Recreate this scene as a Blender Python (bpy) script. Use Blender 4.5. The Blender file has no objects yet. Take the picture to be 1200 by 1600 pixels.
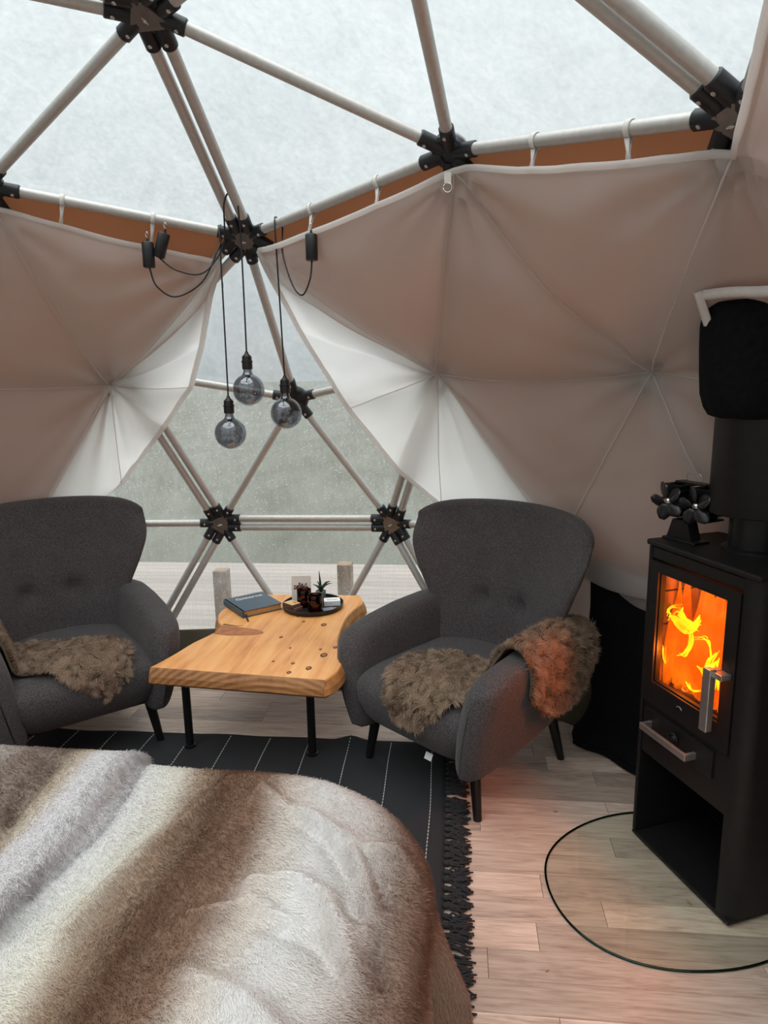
import bpy, bmesh, math, random
import numpy as np
from mathutils import Vector, Matrix, noise

S = bpy.context.scene
COL = S.collection
random.seed(7)
rng = np.random.default_rng(11)

# ------------------------------------------------------------------ camera
cam_d = bpy.data.cameras.new('camera')
cam = bpy.data.objects.new('camera', cam_d)
COL.objects.link(cam)
_f = Vector((0.96752503, 0.15703225, -0.19808126))
_r = Vector((0.15674081, -0.98748911, -0.01725038))
_u = Vector((0.19831195, 0.01435725, 0.9800338))
cam.matrix_world = Matrix(((_r.x, _u.x, -_f.x, -1.27632), (_r.y, _u.y, -_f.y, -1.0176), (_r.z, _u.z, -_f.z, 1.67688), (0, 0, 0, 1)))
cam_d.sensor_fit = 'VERTICAL'
cam_d.sensor_height = 36.0
cam_d.lens = 36.0 * 1067.2 / 1600.0
cam_d.clip_start = 0.02
cam_d.clip_end = 600
S.camera = cam

# ------------------------------------------------------------------ world: even overcast sky
w = bpy.data.worlds.new('overcast_sky')
S.world = w
w.use_nodes = True
bg = w.node_tree.nodes['Background']
bg.inputs[0].default_value = (0.88, 0.94, 0.955, 1)
_n = w.node_tree.nodes; _l = w.node_tree.links      # overcast sky: three times brighter overhead than at the horizon
_tc = _n.new('ShaderNodeTexCoord'); _sx = _n.new('ShaderNodeSeparateXYZ'); _mr = _n.new('ShaderNodeMapRange')
_l.new(_tc.outputs['Generated'], _sx.inputs[0]); _l.new(_sx.outputs[2], _mr.inputs[0])
_mr.inputs[1].default_value = 0.0; _mr.inputs[2].default_value = 1.0
_mr.inputs[3].default_value = 0.39; _mr.inputs[4].default_value = 1.17
_l.new(_mr.outputs[0], bg.inputs[1])
# added sun lamp, very wide and soft from high up, brightens upward-facing surfaces
sun_d = bpy.data.lights.new('overhead_fill_sun', 'SUN'); sun_d.energy = 3.4; sun_d.angle = math.radians(75); sun_d.color = (1, .965, .93)
sun = bpy.data.objects.new('overhead_fill_sun', sun_d); COL.objects.link(sun); sun.location = (-2, 0, 8)
sun.rotation_euler = Vector((.22, -.05, -1)).to_track_quat('-Z', 'Y').to_euler()
S.view_settings.view_transform = 'Standard'
S.view_settings.look = 'None'
S.view_settings.gamma = 1
S.view_settings.use_curve_mapping = False
S.view_settings.exposure = 0.45

# ------------------------------------------------------------------ materials
M = {}
def nt_of(name):
    m = bpy.data.materials.new(name); m.use_nodes = True
    M[name] = m
    nt = m.node_tree
    return m, nt, nt.nodes['Principled BSDF'], nt.nodes['Material Output']
def N(nt, t, **kw):
    n = nt.nodes.new(t)
    for k, v in kw.items():
        if k.startswith('i_'):
            key = k[2:]
            n.inputs[int(key) if key.isdigit() else key.replace('_', ' ')].default_value = v
        else:
            setattr(n, k, v)
    return n
def ramp(nt, fac, stops):
    n = nt.nodes.new('ShaderNodeValToRGB')
    el = n.color_ramp.elements
    while len(el) < len(stops): el.new(0.5)
    for e, (p, c) in zip(el, stops):
        e.position = p; e.color = (c[0], c[1], c[2], 1)
    nt.links.new(fac, n.inputs[0])
    return n.outputs[0]
def mapped(nt, scale=(1, 1, 1), rot=(0, 0, 0), coord='Object'):
    tc = nt.nodes.new('ShaderNodeTexCoord'); mp = nt.nodes.new('ShaderNodeMapping')
    mp.inputs['Scale'].default_value = scale; mp.inputs['Rotation'].default_value = rot
    nt.links.new(tc.outputs[coord], mp.inputs[0])
    return mp.outputs[0]
def noise_t(nt, vec, scale, detail=3, rough=.5, dist=0):
    n = N(nt, 'ShaderNodeTexNoise', i_Scale=scale, i_Detail=detail, i_Roughness=rough, i_Distortion=dist)
    nt.links.new(vec, n.inputs['Vector'])
    return n.outputs['Fac']
def bump(nt, b, h, strength=.3, dist=.01):
    n = N(nt, 'ShaderNodeBump', i_Strength=strength, i_Distance=dist)
    nt.links.new(h, n.inputs['Height']); nt.links.new(n.outputs[0], b.inputs['Normal'])
def simple(name, col, rough=.5, metal=0, spec=.5, noise_amt=0, nscale=40, bump_s=0):
    m, nt, b, o = nt_of(name)
    b.inputs['Base Color'].default_value = (*col, 1); b.inputs['Roughness'].default_value = rough
    b.inputs['Metallic'].default_value = metal; b.inputs['Specular IOR Level'].default_value = spec
    if noise_amt or bump_s:
        f = noise_t(nt, mapped(nt), nscale, 4)
        if noise_amt:
            a = 1 - noise_amt; c = 1 + noise_amt
            nt.links.new(ramp(nt, f, [(.25, [x * a for x in col]), (.75, [x * c for x in col])]), b.inputs['Base Color'])
        if bump_s: bump(nt, b, f, bump_s, .004)
    return m

simple('aluminium', (.50, .485, .465), .48, .45, .5, .08, 60)
simple('hub_black', (.012, .013, .016), .45, 0, .4, .2, 80)
simple('hub_plate', (.20, .175, .16), .45, .7, .5, .15, 50)
simple('steel', (.62, .60, .58), .3, 1, .5, .06, 60)
simple('brushed_steel', (.55, .53, .51), .34, .9, .5, .1, 40)
simple('black_cord', (.008, .008, .009), .5)
simple('black_plastic', (.011, .011, .012), .42, 0, .4, .2, 60)
simple('black_metal', (.010, .010, .0105), .38, .2, .4, .25, 70, .05)
simple('stove_black', (.0095, .0092, .0095), .48, .2, .35, .25, 35, .06)
simple('black_fabric', (.006, .006, .007), .9, 0, .1, .3, 60, .3)
simple('leg_black', (.008, .008, .008), .4, 0, .4, .2, 30)
simple('khaki_skirt', (.10, .088, .06), .7, 0, .2, .15, 8)
simple('brick', (.20, .13, .075), .9, 0, .2, .45, 14, .5)
simple('paper', (.78, .74, .68), .8, 0, .2, .04, 30)
simple('white_card', (.84, .84, .83), .6, 0, .3, .03, 30)
simple('print_plum', (.13, .055, .06), .7, 0, .2, .2, 60)
simple('book_cover', (.055, .085, .115), .45, 0, .45, .15, 70, .05)
simple('book_pages', (.50, .27, .10), .8, 0, .2, .2, 120)
simple('ribbon', (.012, .014, .016), .6)
simple('match_top', (.62, .45, .24), .6, 0, .3, .08, 40)
simple('match_side', (.18, .085, .06), .8, 0, .2, .2, 120)
simple('match_yellow', (.80, .45, .02), .5)
simple('match_red', (.55, .03, .02), .5)
simple('blue_foil', (.015, .025, .11), .4, 0, .5, .2, 50)
simple('leaf', (.012, .035, .022), .5, 0, .4, .35, 40)
simple('pot', (.16, .17, .16), .6, 0, .3, .1, 40)
simple('wax', (.75, .66, .55), .5, 0, .3, .05, 40)
simple('mattress', (.55, .53, .50), .9, 0, .1, .06, 30)
simple('bed_wood', (.09, .055, .035), .6, 0, .3, .2, 20)
simple('charred_log', (.03, .018, .012), .95, 0, .1, .5, 30, .6)
simple('rubber', (.01, .01, .01), .8)
simple('brown_wood', (.26, .18, .125), .8, 0, .2, .25, 18, .1)
simple('fan_blade', (.035, .036, .040), .28, .6, .5, .2, 40)
simple('strap_white', (.66, .63, .60), .8, 0, .2, .05, 60)
simple('stitch', (.55, .55, .54), .8, 0, .2, .1, 80)
simple('debris', (.33, .22, .13), .8, 0, .2, .2, 80)

def wool_fabric():
    m, nt, b, o = nt_of('wool_fabric')
    v = mapped(nt)
    f1 = noise_t(nt, v, 260, 3, .75); f2 = noise_t(nt, v, 9, 3)
    mx = N(nt, 'ShaderNodeMath', operation='MULTIPLY_ADD'); mx.inputs[1].default_value = .92; nt.links.new(f1, mx.inputs[0])
    m2 = N(nt, 'ShaderNodeMath', operation='MULTIPLY'); m2.inputs[1].default_value = .08; nt.links.new(f2, m2.inputs[0]); nt.links.new(m2.outputs[0], mx.inputs[2])
    nt.links.new(ramp(nt, mx.outputs[0], [(.34, (.027, .0245, .0252)), (.5, (.063, .057, .0585)), (.66, (.128, .117, .119))]), b.inputs['Base Color'])
    b.inputs['Roughness'].default_value = .95; b.inputs['Specular IOR Level'].default_value = .15
    b.inputs['Sheen Weight'].default_value = .12; b.inputs['Sheen Roughness'].default_value = .5
    bump(nt, b, f1, .35, .002)
wool_fabric()

def fur_mat(name, trans=.25):
    m, nt, b, o = nt_of(name)
    a = N(nt, 'ShaderNodeAttribute', attribute_name='Col')
    nt.links.new(a.outputs['Color'], b.inputs['Base Color'])
    b.inputs['Roughness'].default_value = .7; b.inputs['Specular IOR Level'].default_value = .18
    t = N(nt, 'ShaderNodeBsdfTranslucent'); nt.links.new(a.outputs['Color'], t.inputs[0])
    mx = N(nt, 'ShaderNodeMixShader', i_0=trans)
    nt.links.new(b.outputs[0], mx.inputs[1]); nt.links.new(t.outputs[0], mx.inputs[2]); nt.links.new(mx.outputs[0], o.inputs[0])
fur_mat('fur', .3)

def film(name, haze, tint, streak):
    m, nt, b, o = nt_of(name)
    nt.nodes.remove(b)
    tr = N(nt, 'ShaderNodeBsdfTransparent'); tr.inputs[0].default_value = (*tint, 1)
    tl = N(nt, 'ShaderNodeBsdfTranslucent'); tl.inputs[0].default_value = (.70, .73, .735, 1)
    gl = N(nt, 'ShaderNodeBsdfGlossy', i_Roughness=.12); gl.inputs[0].default_value = (1, 1, 1, 1)
    if streak:
        v = mapped(nt, (55, 55, 2.0)); f = noise_t(nt, v, 1.0, 4, .75)
        v2 = mapped(nt, (1, 1, 1)); f2 = noise_t(nt, v2, 3.0, 3)
    else:
        v = mapped(nt, (5, 5, 2.2)); f = noise_t(nt, v, 1.0, 6, .7, 1.2)
        v2 = mapped(nt, (1, 1, 1)); f2 = noise_t(nt, v2, 45, 5, .7)
    ad = N(nt, 'ShaderNodeMath', operation='ADD'); nt.links.new(f, ad.inputs[0]); nt.links.new(f2, ad.inputs[1])
    mr = N(nt, 'ShaderNodeMapRange'); mr.inputs[1].default_value = .65; mr.inputs[2].default_value = 1.35
    mr.inputs[3].default_value = haze[0]; mr.inputs[4].default_value = haze[1]
    nt.links.new(ad.outputs[0], mr.inputs[0])
    mx = N(nt, 'ShaderNodeMixShader'); nt.links.new(mr.outputs[0], mx.inputs[0]); nt.links.new(tr.outputs[0], mx.inputs[1]); nt.links.new(tl.outputs[0], mx.inputs[2])
    bp = N(nt, 'ShaderNodeBump', i_Strength=.35, i_Distance=.02); nt.links.new(f, bp.inputs['Height']); nt.links.new(bp.outputs[0], gl.inputs['Normal'])
    m2 = N(nt, 'ShaderNodeMixShader', i_0=.05); nt.links.new(mx.outputs[0], m2.inputs[1]); nt.links.new(gl.outputs[0], m2.inputs[2])
    nt.links.new(m2.outputs[0], o.inputs[0])
film('film_sky', (.06, .34), (.80, .835, .845), False)
film('film_back', (.05, .2), (.96, .97, .97), False)  # unseen rear panels, made clearer than the roof to let more light in
film('film_clear', (.0, .36), (.90, .92, .91), True)

def drop_mat():
    m, nt, b, o = nt_of('rain_drop')
    nt.nodes.remove(b)
    tr = N(nt, 'ShaderNodeBsdfTransparent'); tr.inputs[0].default_value = (.9, .93, .93, 1)
    tl = N(nt, 'ShaderNodeBsdfTranslucent'); tl.inputs[0].default_value = (.95, .97, .97, 1)
    mx = N(nt, 'ShaderNodeMixShader', i_0=.5)
    nt.links.new(tr.outputs[0], mx.inputs[1]); nt.links.new(tl.outputs[0], mx.inputs[2]); nt.links.new(mx.outputs[0], o.inputs[0])
drop_mat()

def cloth(name, dif, tra, fac, nscale=5, amt=.06):
    m, nt, b, o = nt_of(name)
    v = mapped(nt); f = noise_t(nt, v, nscale, 4); f2 = noise_t(nt, v, 350, 2)
    c = ramp(nt, f, [(.2, [x * (1 - amt) for x in dif]), (.8, [min(1, x * (1 + amt)) for x in dif])])
    nt.links.new(c, b.inputs['Base Color']); b.inputs['Roughness'].default_value = .85; b.inputs['Specular IOR Level'].default_value = .15
    bump(nt, b, f2, .12, .001)
    t = N(nt, 'ShaderNodeBsdfTranslucent'); t.inputs[0].default_value = (*tra, 1)
    mx = N(nt, 'ShaderNodeMixShader', i_0=fac)
    nt.links.new(b.outputs[0], mx.inputs[1]); nt.links.new(t.outputs[0], mx.inputs[2]); nt.links.new(mx.outputs[0], o.inputs[0])
cloth('liner_cloth', (.76, .735, .715), (.93, .92, .905), .64)
cloth('terracotta_cover', (.28, .115, .055), (.36, .145, .07), .155, 3, .1)

def plank_mat():
    m, nt, b, o = nt_of('oak_plank')
    oi = N(nt, 'ShaderNodeObjectInfo')
    tc = N(nt, 'ShaderNodeTexCoord')
    ad = N(nt, 'ShaderNodeVectorMath', operation='ADD'); nt.links.new(tc.outputs['Object'], ad.inputs[0])
    sc = N(nt, 'ShaderNodeVectorMath', operation='SCALE'); sc.inputs['Scale'].default_value = 37
    cb = N(nt, 'ShaderNodeCombineXYZ'); 
    for i in range(3): nt.links.new(oi.outputs['Random'], cb.inputs[i])
    nt.links.new(cb.outputs[0], sc.inputs[0]); nt.links.new(sc.outputs[0], ad.inputs[1])
    mp = N(nt, 'ShaderNodeMapping'); mp.inputs['Scale'].default_value = (26, 2.2, 1); nt.links.new(ad.outputs[0], mp.inputs[0])
    f = noise_t(nt, mp.outputs[0], 1.6, 5, .6, .9)
    mp2 = N(nt, 'ShaderNodeMapping'); mp2.inputs['Scale'].default_value = (130, 6, 1); nt.links.new(ad.outputs[0], mp2.inputs[0])
    f2 = noise_t(nt, mp2.outputs[0], 1.5, 3, .6)
    a = N(nt, 'ShaderNodeMath', operation='MULTIPLY_ADD'); a.inputs[1].default_value = .62; nt.links.new(f, a.inputs[0])
    a2 = N(nt, 'ShaderNodeMath', operation='MULTIPLY'); a2.inputs[1].default_value = .38; nt.links.new(f2, a2.inputs[0]); nt.links.new(a2.outputs[0], a.inputs[2])
    c = ramp(nt, a.outputs[0], [(.33, (.36, .26, .205)), (.5, (.58, .455, .375)), (.66, (.72, .585, .495))])
    tone = N(nt, 'ShaderNodeMapRange'); tone.inputs[3].default_value = .66; tone.inputs[4].default_value = 1.16; nt.links.new(oi.outputs['Random'], tone.inputs[0])
    mu = N(nt, 'ShaderNodeVectorMath', operation='SCALE'); nt.links.new(c, mu.inputs[0]); nt.links.new(tone.outputs[0], mu.inputs['Scale'])
    nt.links.new(mu.outputs[0], b.inputs['Base Color'])
    b.inputs['Roughness'].default_value = .44; b.inputs['Specular IOR Level'].default_value = .5
    bump(nt, b, a.outputs[0], .10, .002)
plank_mat()

def deck_mat():
    m, nt, b, o = nt_of('deck_wood')
    oi = N(nt, 'ShaderNodeObjectInfo')
    f = noise_t(nt, mapped(nt, (14, 1.2, 1)), 1.5, 5, .65)
    c = ramp(nt, f, [(.25, (.23, .198, .178)), (.75, (.37, .328, .302))])
    tone = N(nt, 'ShaderNodeMapRange'); tone.inputs[3].default_value = .85; tone.inputs[4].default_value = 1.1; nt.links.new(oi.outputs['Random'], tone.inputs[0])
    mu = N(nt, 'ShaderNodeVectorMath', operation='SCALE'); nt.links.new(c, mu.inputs[0]); nt.links.new(tone.outputs[0], mu.inputs['Scale'])
    nt.links.new(mu.outputs[0], b.inputs['Base Color']); b.inputs['Roughness'].default_value = .45
deck_mat()

def field_mat():
    m, nt, b, o = nt_of('field_grass')
    f = noise_t(nt, mapped(nt, (.25, .8, 1)), 1.2, 6, .65)
    nt.links.new(ramp(nt, f, [(.3, (.076, .082, .064)), (.7, (.122, .128, .104))]), b.inputs['Base Color']); b.inputs['Roughness'].default_value = .95
field_mat()

def slab_mat(name, end=False):
    m, nt, b, o = nt_of(name)
    v = mapped(nt, (1, 1, 1))
    if end:
        wv = N(nt, 'ShaderNodeTexWave', wave_type='RINGS', rings_direction='X', i_Scale=13, i_Distortion=2.2, i_Detail=4)
        mp = N(nt, 'ShaderNodeMapping'); mp.inputs['Location'].default_value = (0, .12, .14); nt.links.new(v, mp.inputs[0]); nt.links.new(mp.outputs[0], wv.inputs[0])
    else:
        wv = N(nt, 'ShaderNodeTexWave', wave_type='BANDS', bands_direction='Y', i_Scale=4.5, i_Distortion=9, i_Detail=4)
        wv.inputs['Detail Scale'].default_value = .8
        mp = N(nt, 'ShaderNodeMapping'); mp.inputs['Scale'].default_value = (.35, 1, 1); nt.links.new(v, mp.inputs[0]); nt.links.new(mp.outputs[0], wv.inputs[0])
    f2 = noise_t(nt, mapped(nt, (1.6, 30, 10)), 1.5, 6, .7, .6); f3 = noise_t(nt, mapped(nt, (1.2, 3, 1)), 2.4, 4)
    a = N(nt, 'ShaderNodeMath', operation='MULTIPLY_ADD'); a.inputs[1].default_value =   .05 if not end else .3; nt.links.new(wv.outputs['Fac'], a.inputs[0])
    a2 = N(nt, 'ShaderNodeMath', operation='MULTIPLY_ADD'); a2.inputs[1].default_value = .35; nt.links.new(f2, a2.inputs[0]); nt.links.new(a2.outputs[0], a.inputs[2])
    a3 = N(nt, 'ShaderNodeMath', operation='MULTIPLY'); a3.inputs[1].default_value = .40; nt.links.new(f3, a3.inputs[0]); nt.links.new(a3.outputs[0], a2.inputs[2])
    if end: st = [(.25, (.16, .06, .02)), (.50, (.30, .13, .045)), (.8, (.44, .22, .085))]
    else: st = [(.24, (.52, .19, .05)), (.40, (.78, .36, .12)), (.58, (.92, .52, .20))]
    nt.links.new(ramp(nt, a.outputs[0], st), b.inputs['Base Color'])
    b.inputs['Roughness'].default_value = .42; b.inputs['Specular IOR Level'].default_value = .4; bump(nt, b, a.outputs[0], .15, .002)
slab_mat('pine_top'); slab_mat('pine_end', True)
simple('knot_wood', (.40, .15, .06), .5, 0, .3, .3, 30)
simple('knot_dark', (.10, .035, .018), .6, 0, .3, .3, 40)
simple('bark_edge', (.46, .22, .08), .7, 0, .2, .35, 16, .5)

def rug_mat():
    m, nt, b, o = nt_of('rug_weave')
    v = mapped(nt, (260, 520, 1)); f = noise_t(nt, v, 1, 2); f2 = noise_t(nt, mapped(nt), 6, 3)
    a = N(nt, 'ShaderNodeMath', operation='ADD'); nt.links.new(f, a.inputs[0]); nt.links.new(f2, a.inputs[1])
    nt.links.new(ramp(nt, a.outputs[0], [(.35, (.013, .013, .015)), (.8, (.034, .035, .038))]), b.inputs['Base Color'])
    b.inputs['Roughness'].default_value = .95; b.inputs['Specular IOR Level'].default_value = .1; bump(nt, b, f, .4, .002)
rug_mat()

def glass(name, col, rough, trans_col, fac):
    m, nt, b, o = nt_of(name)
    nt.nodes.remove(b)
    tr = N(nt, 'ShaderNodeBsdfTransparent'); tr.inputs[0].default_value = (*trans_col, 1)
    gl = N(nt, 'ShaderNodeBsdfGlossy', i_Roughness=rough); gl.inputs[0].default_value = (*col, 1)
    fr = N(nt, 'ShaderNodeFresnel', i_IOR=1.5)
    ge = N(nt, 'ShaderNodeNewGeometry'); iv = N(nt, 'ShaderNodeMath', operation='SUBTRACT'); iv.inputs[0].default_value = 1; nt.links.new(ge.outputs['Backfacing'], iv.inputs[1])
    fm_ = N(nt, 'ShaderNodeMath', operation='MULTIPLY'); nt.links.new(fr.outputs[0], fm_.inputs[0]); nt.links.new(iv.outputs[0], fm_.inputs[1])
    ad = N(nt, 'ShaderNodeMath', operation='ADD', use_clamp=True); ad.inputs[1].default_value = fac; nt.links.new(fm_.outputs[0], ad.inputs[0])
    mx = N(nt, 'ShaderNodeMixShader'); nt.links.new(ad.outputs[0], mx.inputs[0]); nt.links.new(tr.outputs[0], mx.inputs[1]); nt.links.new(gl.outputs[0], mx.inputs[2]); nt.links.new(mx.outputs[0], o.inputs[0])
glass('smoked_bulb', (.80, .82, .86), .04, (.40, .415, .45), .10)
glass('amber_glass', (.9, .6, .5), .06, (.30, .10, .07), .02)
glass('stove_glass', (1, 1, 1), .05, (1, .97, .93), .0)
glass('hearth_glass', (1, 1, 1), .03, (.945, .968, .95), .0)
glass('hearth_glass_rim', (.3, .5, .42), .15, (.12, .22, .18), .08)

def emit(name, c0, c1, s0, s1, nscale=12):
    m, nt, b, o = nt_of(name)
    nt.nodes.remove(b)
    f = noise_t(nt, mapped(nt), nscale, 3)
    em = N(nt, 'ShaderNodeEmission')
    nt.links.new(ramp(nt, f, [(.3, c0), (.7, c1)]), em.inputs[0])
    mr = N(nt, 'ShaderNodeMapRange'); mr.inputs[1].default_value = .3; mr.inputs[2].default_value = .7; mr.inputs[3].default_value = s0; mr.inputs[4].default_value = s1
    nt.links.new(f, mr.inputs[0]); nt.links.new(mr.outputs[0], em.inputs[1]); nt.links.new(em.outputs[0], o.inputs[0])
    return nt, em, o
emit('flame_core', (1, .42, .006), (1, .66, .012), 1.1, 1.6, 14)
def flame_soft():
    nt, em, o = emit('flame_soft', (1, .085, .002), (1, .165, .004), .75, 1.15, 9)
    tr = N(nt, 'ShaderNodeBsdfTransparent'); mx = N(nt, 'ShaderNodeMixShader', i_0=.5)
    f = noise_t(nt, mapped(nt, (1, 1, .55)), 11, 4, .6, 1.5); mr = N(nt, 'ShaderNodeMapRange'); mr.inputs[1].default_value = .35; mr.inputs[2].default_value = .65; mr.inputs[3].default_value = .25; mr.inputs[4].default_value = .9
    nt.links.new(f, mr.inputs[0]); nt.links.new(mr.outputs[0], mx.inputs[0])
    nt.links.new(tr.outputs[0], mx.inputs[1]); nt.links.new(em.outputs[0], mx.inputs[2]); nt.links.new(mx.outputs[0], o.inputs[0])
flame_soft()
emit('ember', (.05, .004, .001), (1, .22, .02), 0.05, 2.4, 26)

# ------------------------------------------------------------------ mesh helpers
class MB:
    def __init__(s): s.v = []; s.f = []; s.mi = []
    def add(s, vs, fs, mi=0):
        o = len(s.v); s.v += [tuple(p) for p in vs]; s.f += [tuple(i + o for i in f) for f in fs]; s.mi += [mi] * len(fs)
        return s
    def box(s, x0, x1, y0, y1, z0, z1, mi=0, T=None):
        vs = [Vector(p) for p in ((x0,y0,z0),(x1,y0,z0),(x1,y1,z0),(x0,y1,z0),(x0,y0,z1),(x1,y0,z1),(x1,y1,z1),(x0,y1,z1))]
        if T: vs = [T @ p for p in vs]
        return s.add(vs, [(3,2,1,0),(4,5,6,7),(0,1,5,4),(1,2,6,5),(2,3,7,6),(3,0,4,7)], mi)
    def bbox(s, x0, x1, y0, y1, z0, z1, b=.004, mi=0, T=None):   # chamfered box
        cs = []
        bm = bmesh.new(); bmesh.ops.create_cube(bm, size=1)
        for v in bm.verts: v.co = Vector(((x0+x1)/2 + v.co.x*(x1-x0), (y0+y1)/2 + v.co.y*(y1-y0), (z0+z1)/2 + v.co.z*(z1-z0)))
        bmesh.ops.bevel(bm, geom=bm.edges[:], offset=b, segments=2, affect='EDGES', profile=.5)
        bm.verts.index_update()
        vs = [T @ v.co if T else v.co.copy() for v in bm.verts]
        fs = [[v.index for v in f.verts] for f in bm.faces]; bm.free()
        return s.add(vs, fs, mi)
    def loft(s, rings, closed=True, cap=True, mi=0):
        n = len(rings[0]); vs = [p for r in rings for p in r]; fs = []
        for i in range(len(rings) - 1):
            for j in range(n if closed else n - 1):
                k = (j + 1) % n
                fs.append((i*n+j, i*n+k, (i+1)*n+k, (i+1)*n+j))
        if cap and closed:
            fs.append(tuple(reversed(range(n)))); fs.append(tuple(range((len(rings)-1)*n, len(rings)*n)))
        return s.add(vs, fs, mi)
    def tube(s, path, r, n=8, mi=0, cap=True, flat=1.0):
        P = [Vector(p) for p in path]; rings = []
        rr = r if hasattr(r, '__len__') else [r] * len(P)
        up = None
        for i, p in enumerate(P):
            d = (P[min(i+1, len(P)-1)] - P[max(i-1, 0)])
            if d.length < 1e-9: d = Vector((0, 0, 1))
            d.normalize()
            if up is None:
                up = Vector((0, 0, 1)) if abs(d.z) < .9 else Vector((1, 0, 0))
            a = d.cross(up)
            if a.length < 1e-4: a = d.cross(Vector((0, 1, 0)))
            a.normalize(); b = a.cross(d).normalized(); up = b
            rings.append([p + a * (math.cos(2*math.pi*k/n) * rr[i]) + b * (math.sin(2*math.pi*k/n) * rr[i] * flat) for k in range(n)])
        return s.loft(rings, True, cap, mi)
    def lathe(s, prof, n=24, T=None, mi=0, cap=True):
        rings = [[(Vector((r*math.cos(2*math.pi*k/n), r*math.sin(2*math.pi*k/n), z))) for k in range(n)] for r, z in prof]
        if T: rings = [[T @ p for p in r] for r in rings]
        return s.loft(rings, True, cap, mi)
    def prism(s, poly, z0, z1, mi=0, T=None):
        n = len(poly)
        vs = [Vector((x, y, z0)) for x, y in poly] + [Vector((x, y, z1)) for x, y in poly]
        if T: vs = [T @ p for p in vs]
        fs = [tuple(reversed(range(n))), tuple(range(n, 2*n))] + [(i, (i+1) % n, n+(i+1) % n, n+i) for i in range(n)]
        return s.add(vs, fs, mi)
    def sell(s, c, h, e1=.4, e2=.4, nu=36, nv=18, fn=None, mi=0):  # super-ellipsoid
        rings = []
        sp = lambda x, e: math.copysign(abs(x) ** e, x)
        for i in range(nv + 1):
            v = -math.pi/2 + math.pi * i / nv
            v = max(-math.pi/2 + .02, min(math.pi/2 - .02, v)); ring = []
            for j in range(nu):
                u = 2*math.pi*j/nu
                p = Vector((c[0] + h[0]*sp(math.cos(v), e1)*sp(math.cos(u), e2), c[1] + h[1]*sp(math.cos(v), e1)*sp(math.sin(u), e2), c[2] + h[2]*sp(math.sin(v), e1)))
                ring.append(fn(p) if fn else p)
            rings.append(ring)
        return s.loft(rings, True, True, mi)
    def grid(s, P, mi=0):
        nr, nc = len(P), len(P[0])
        return s.add([p for r in P for p in r], [(i*nc+j, i*nc+j+1, (i+1)*nc+j+1, (i+1)*nc+j) for i in range(nr-1) for j in range(nc-1)], mi)
    def mesh(s, name, mats, smooth=True):
        me = bpy.data.meshes.new(name); me.from_pydata(s.v, [], s.f)
        for m in (mats if isinstance(mats, (list, tuple)) else [mats]): me.materials.append(M[m] if isinstance(m, str) else m)
        if any(s.mi): me.polygons.foreach_set('material_index', s.mi)
        me.polygons.foreach_set('use_smooth', [smooth] * len(me.polygons))
        me.update()
        return me
    def build(s, name, mats, parent=None, smooth=True, auto=None):
        me = s.mesh(name, mats, smooth)
        if auto is not None: me.set_sharp_from_angle(angle=math.radians(auto))
        return link(name, me, parent)
def link(name, me, parent=None):
    o = bpy.data.objects.new(name, me); COL.objects.link(o)
    if parent is not None: o.parent = parent
    return o
def tag(o, label=None, cat=None, group=None, kind=None):
    if label: o['label'] = label
    if cat: o['category'] = cat
    if group: o['group'] = group
    if kind: o['kind'] = kind
    return o
def empty(name, loc=(0, 0, 0), rz=0, **kw):
    o = bpy.data.objects.new(name, None); COL.objects.link(o); o.empty_display_size = .1
    o.location = loc; o.rotation_euler = (0, 0, rz)
    return tag(o, **kw)
def bez(pts, n=10):   # Catmull-Rom through points
    P = [Vector(p) for p in pts]; out = []
    Q = [P[0] * 2 - P[1]] + P + [P[-1] * 2 - P[-2]]
    for i in range(1, len(Q) - 2):
        a, b, c, d = Q[i-1], Q[i], Q[i+1], Q[i+2]
        for k in range(n):
            t = k / n
            out.append(.5 * ((2*b) + (c-a)*t + (2*a-5*b+4*c-d)*t*t + (3*b-3*c+d-a)*t**3))
    out.append(P[-1])
    return out
def lerp_tab(x, tab):
    return float(np.interp(x, [t[0] for t in tab], [t[1] for t in tab]))
def basis(origin, zdir, xhint=(0, 0, 1)):
    z = Vector(zdir).normalized(); x = Vector(xhint); x = (x - z * x.dot(z))
    if x.length < 1e-4: x = Vector((1, 0, 0)) - z * z.x
    x.normalize(); y = z.cross(x)
    return Matrix(((x.x, y.x, z.x, origin[0]), (x.y, y.y, z.y, origin[1]), (x.z, y.z, z.z, origin[2]), (0, 0, 0, 1)))

FA = math.radians(3.2)     # floor boards and rug run 3.2 degrees off the dome axis
FX = Vector((math.cos(FA), math.sin(FA), 0)); FY = Vector((-math.sin(FA), math.cos(FA), 0))

# ================================================================== FLOOR
bm = MB(); bm.prism([(2.44*math.cos(2*math.pi*k/60), 2.44*math.sin(2*math.pi*k/60)) for k in range(60)], -.06, -.006)
floor = bm.build('floor', 'bed_wood', smooth=False); tag(floor, 'greyish oak plank floor of the dome', None, None, 'structure')
def plank_mesh():
    g = MB(); h = .0525
    g.box(-h, h, -.5, .5, -.006, 0)
    return g.mesh('plank', 'oak_plank', False)
PM = plank_mesh()
npl = 0
row0 = 1.008 * FX.x + -.969 * FX.y
i = -24
rr = random.Random(3)
while True:
    xc = row0 + .106 * i + .053
    i += 1
    if xc > 2.36: break
    if xc < -1.5: continue
    half = math.sqrt(max(0, 2.38**2 - (abs(xc)+.053)**2))
    if half < .15: continue
    y = -half - rr.uniform(0, .6)
    while y < half:
        L = rr.choice([.55, .68, .78, .9, 1.0])
        a, b = max(y, -half), min(y + L, half)
        y += L
        if b - a < .04: continue
        o = link('plank', PM, floor); npl += 1
        o.location = FX * xc + FY * ((a + b) / 2); o.rotation_euler = (0, 0, FA); o.scale = (1, b - a - .0016, 1)

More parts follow.
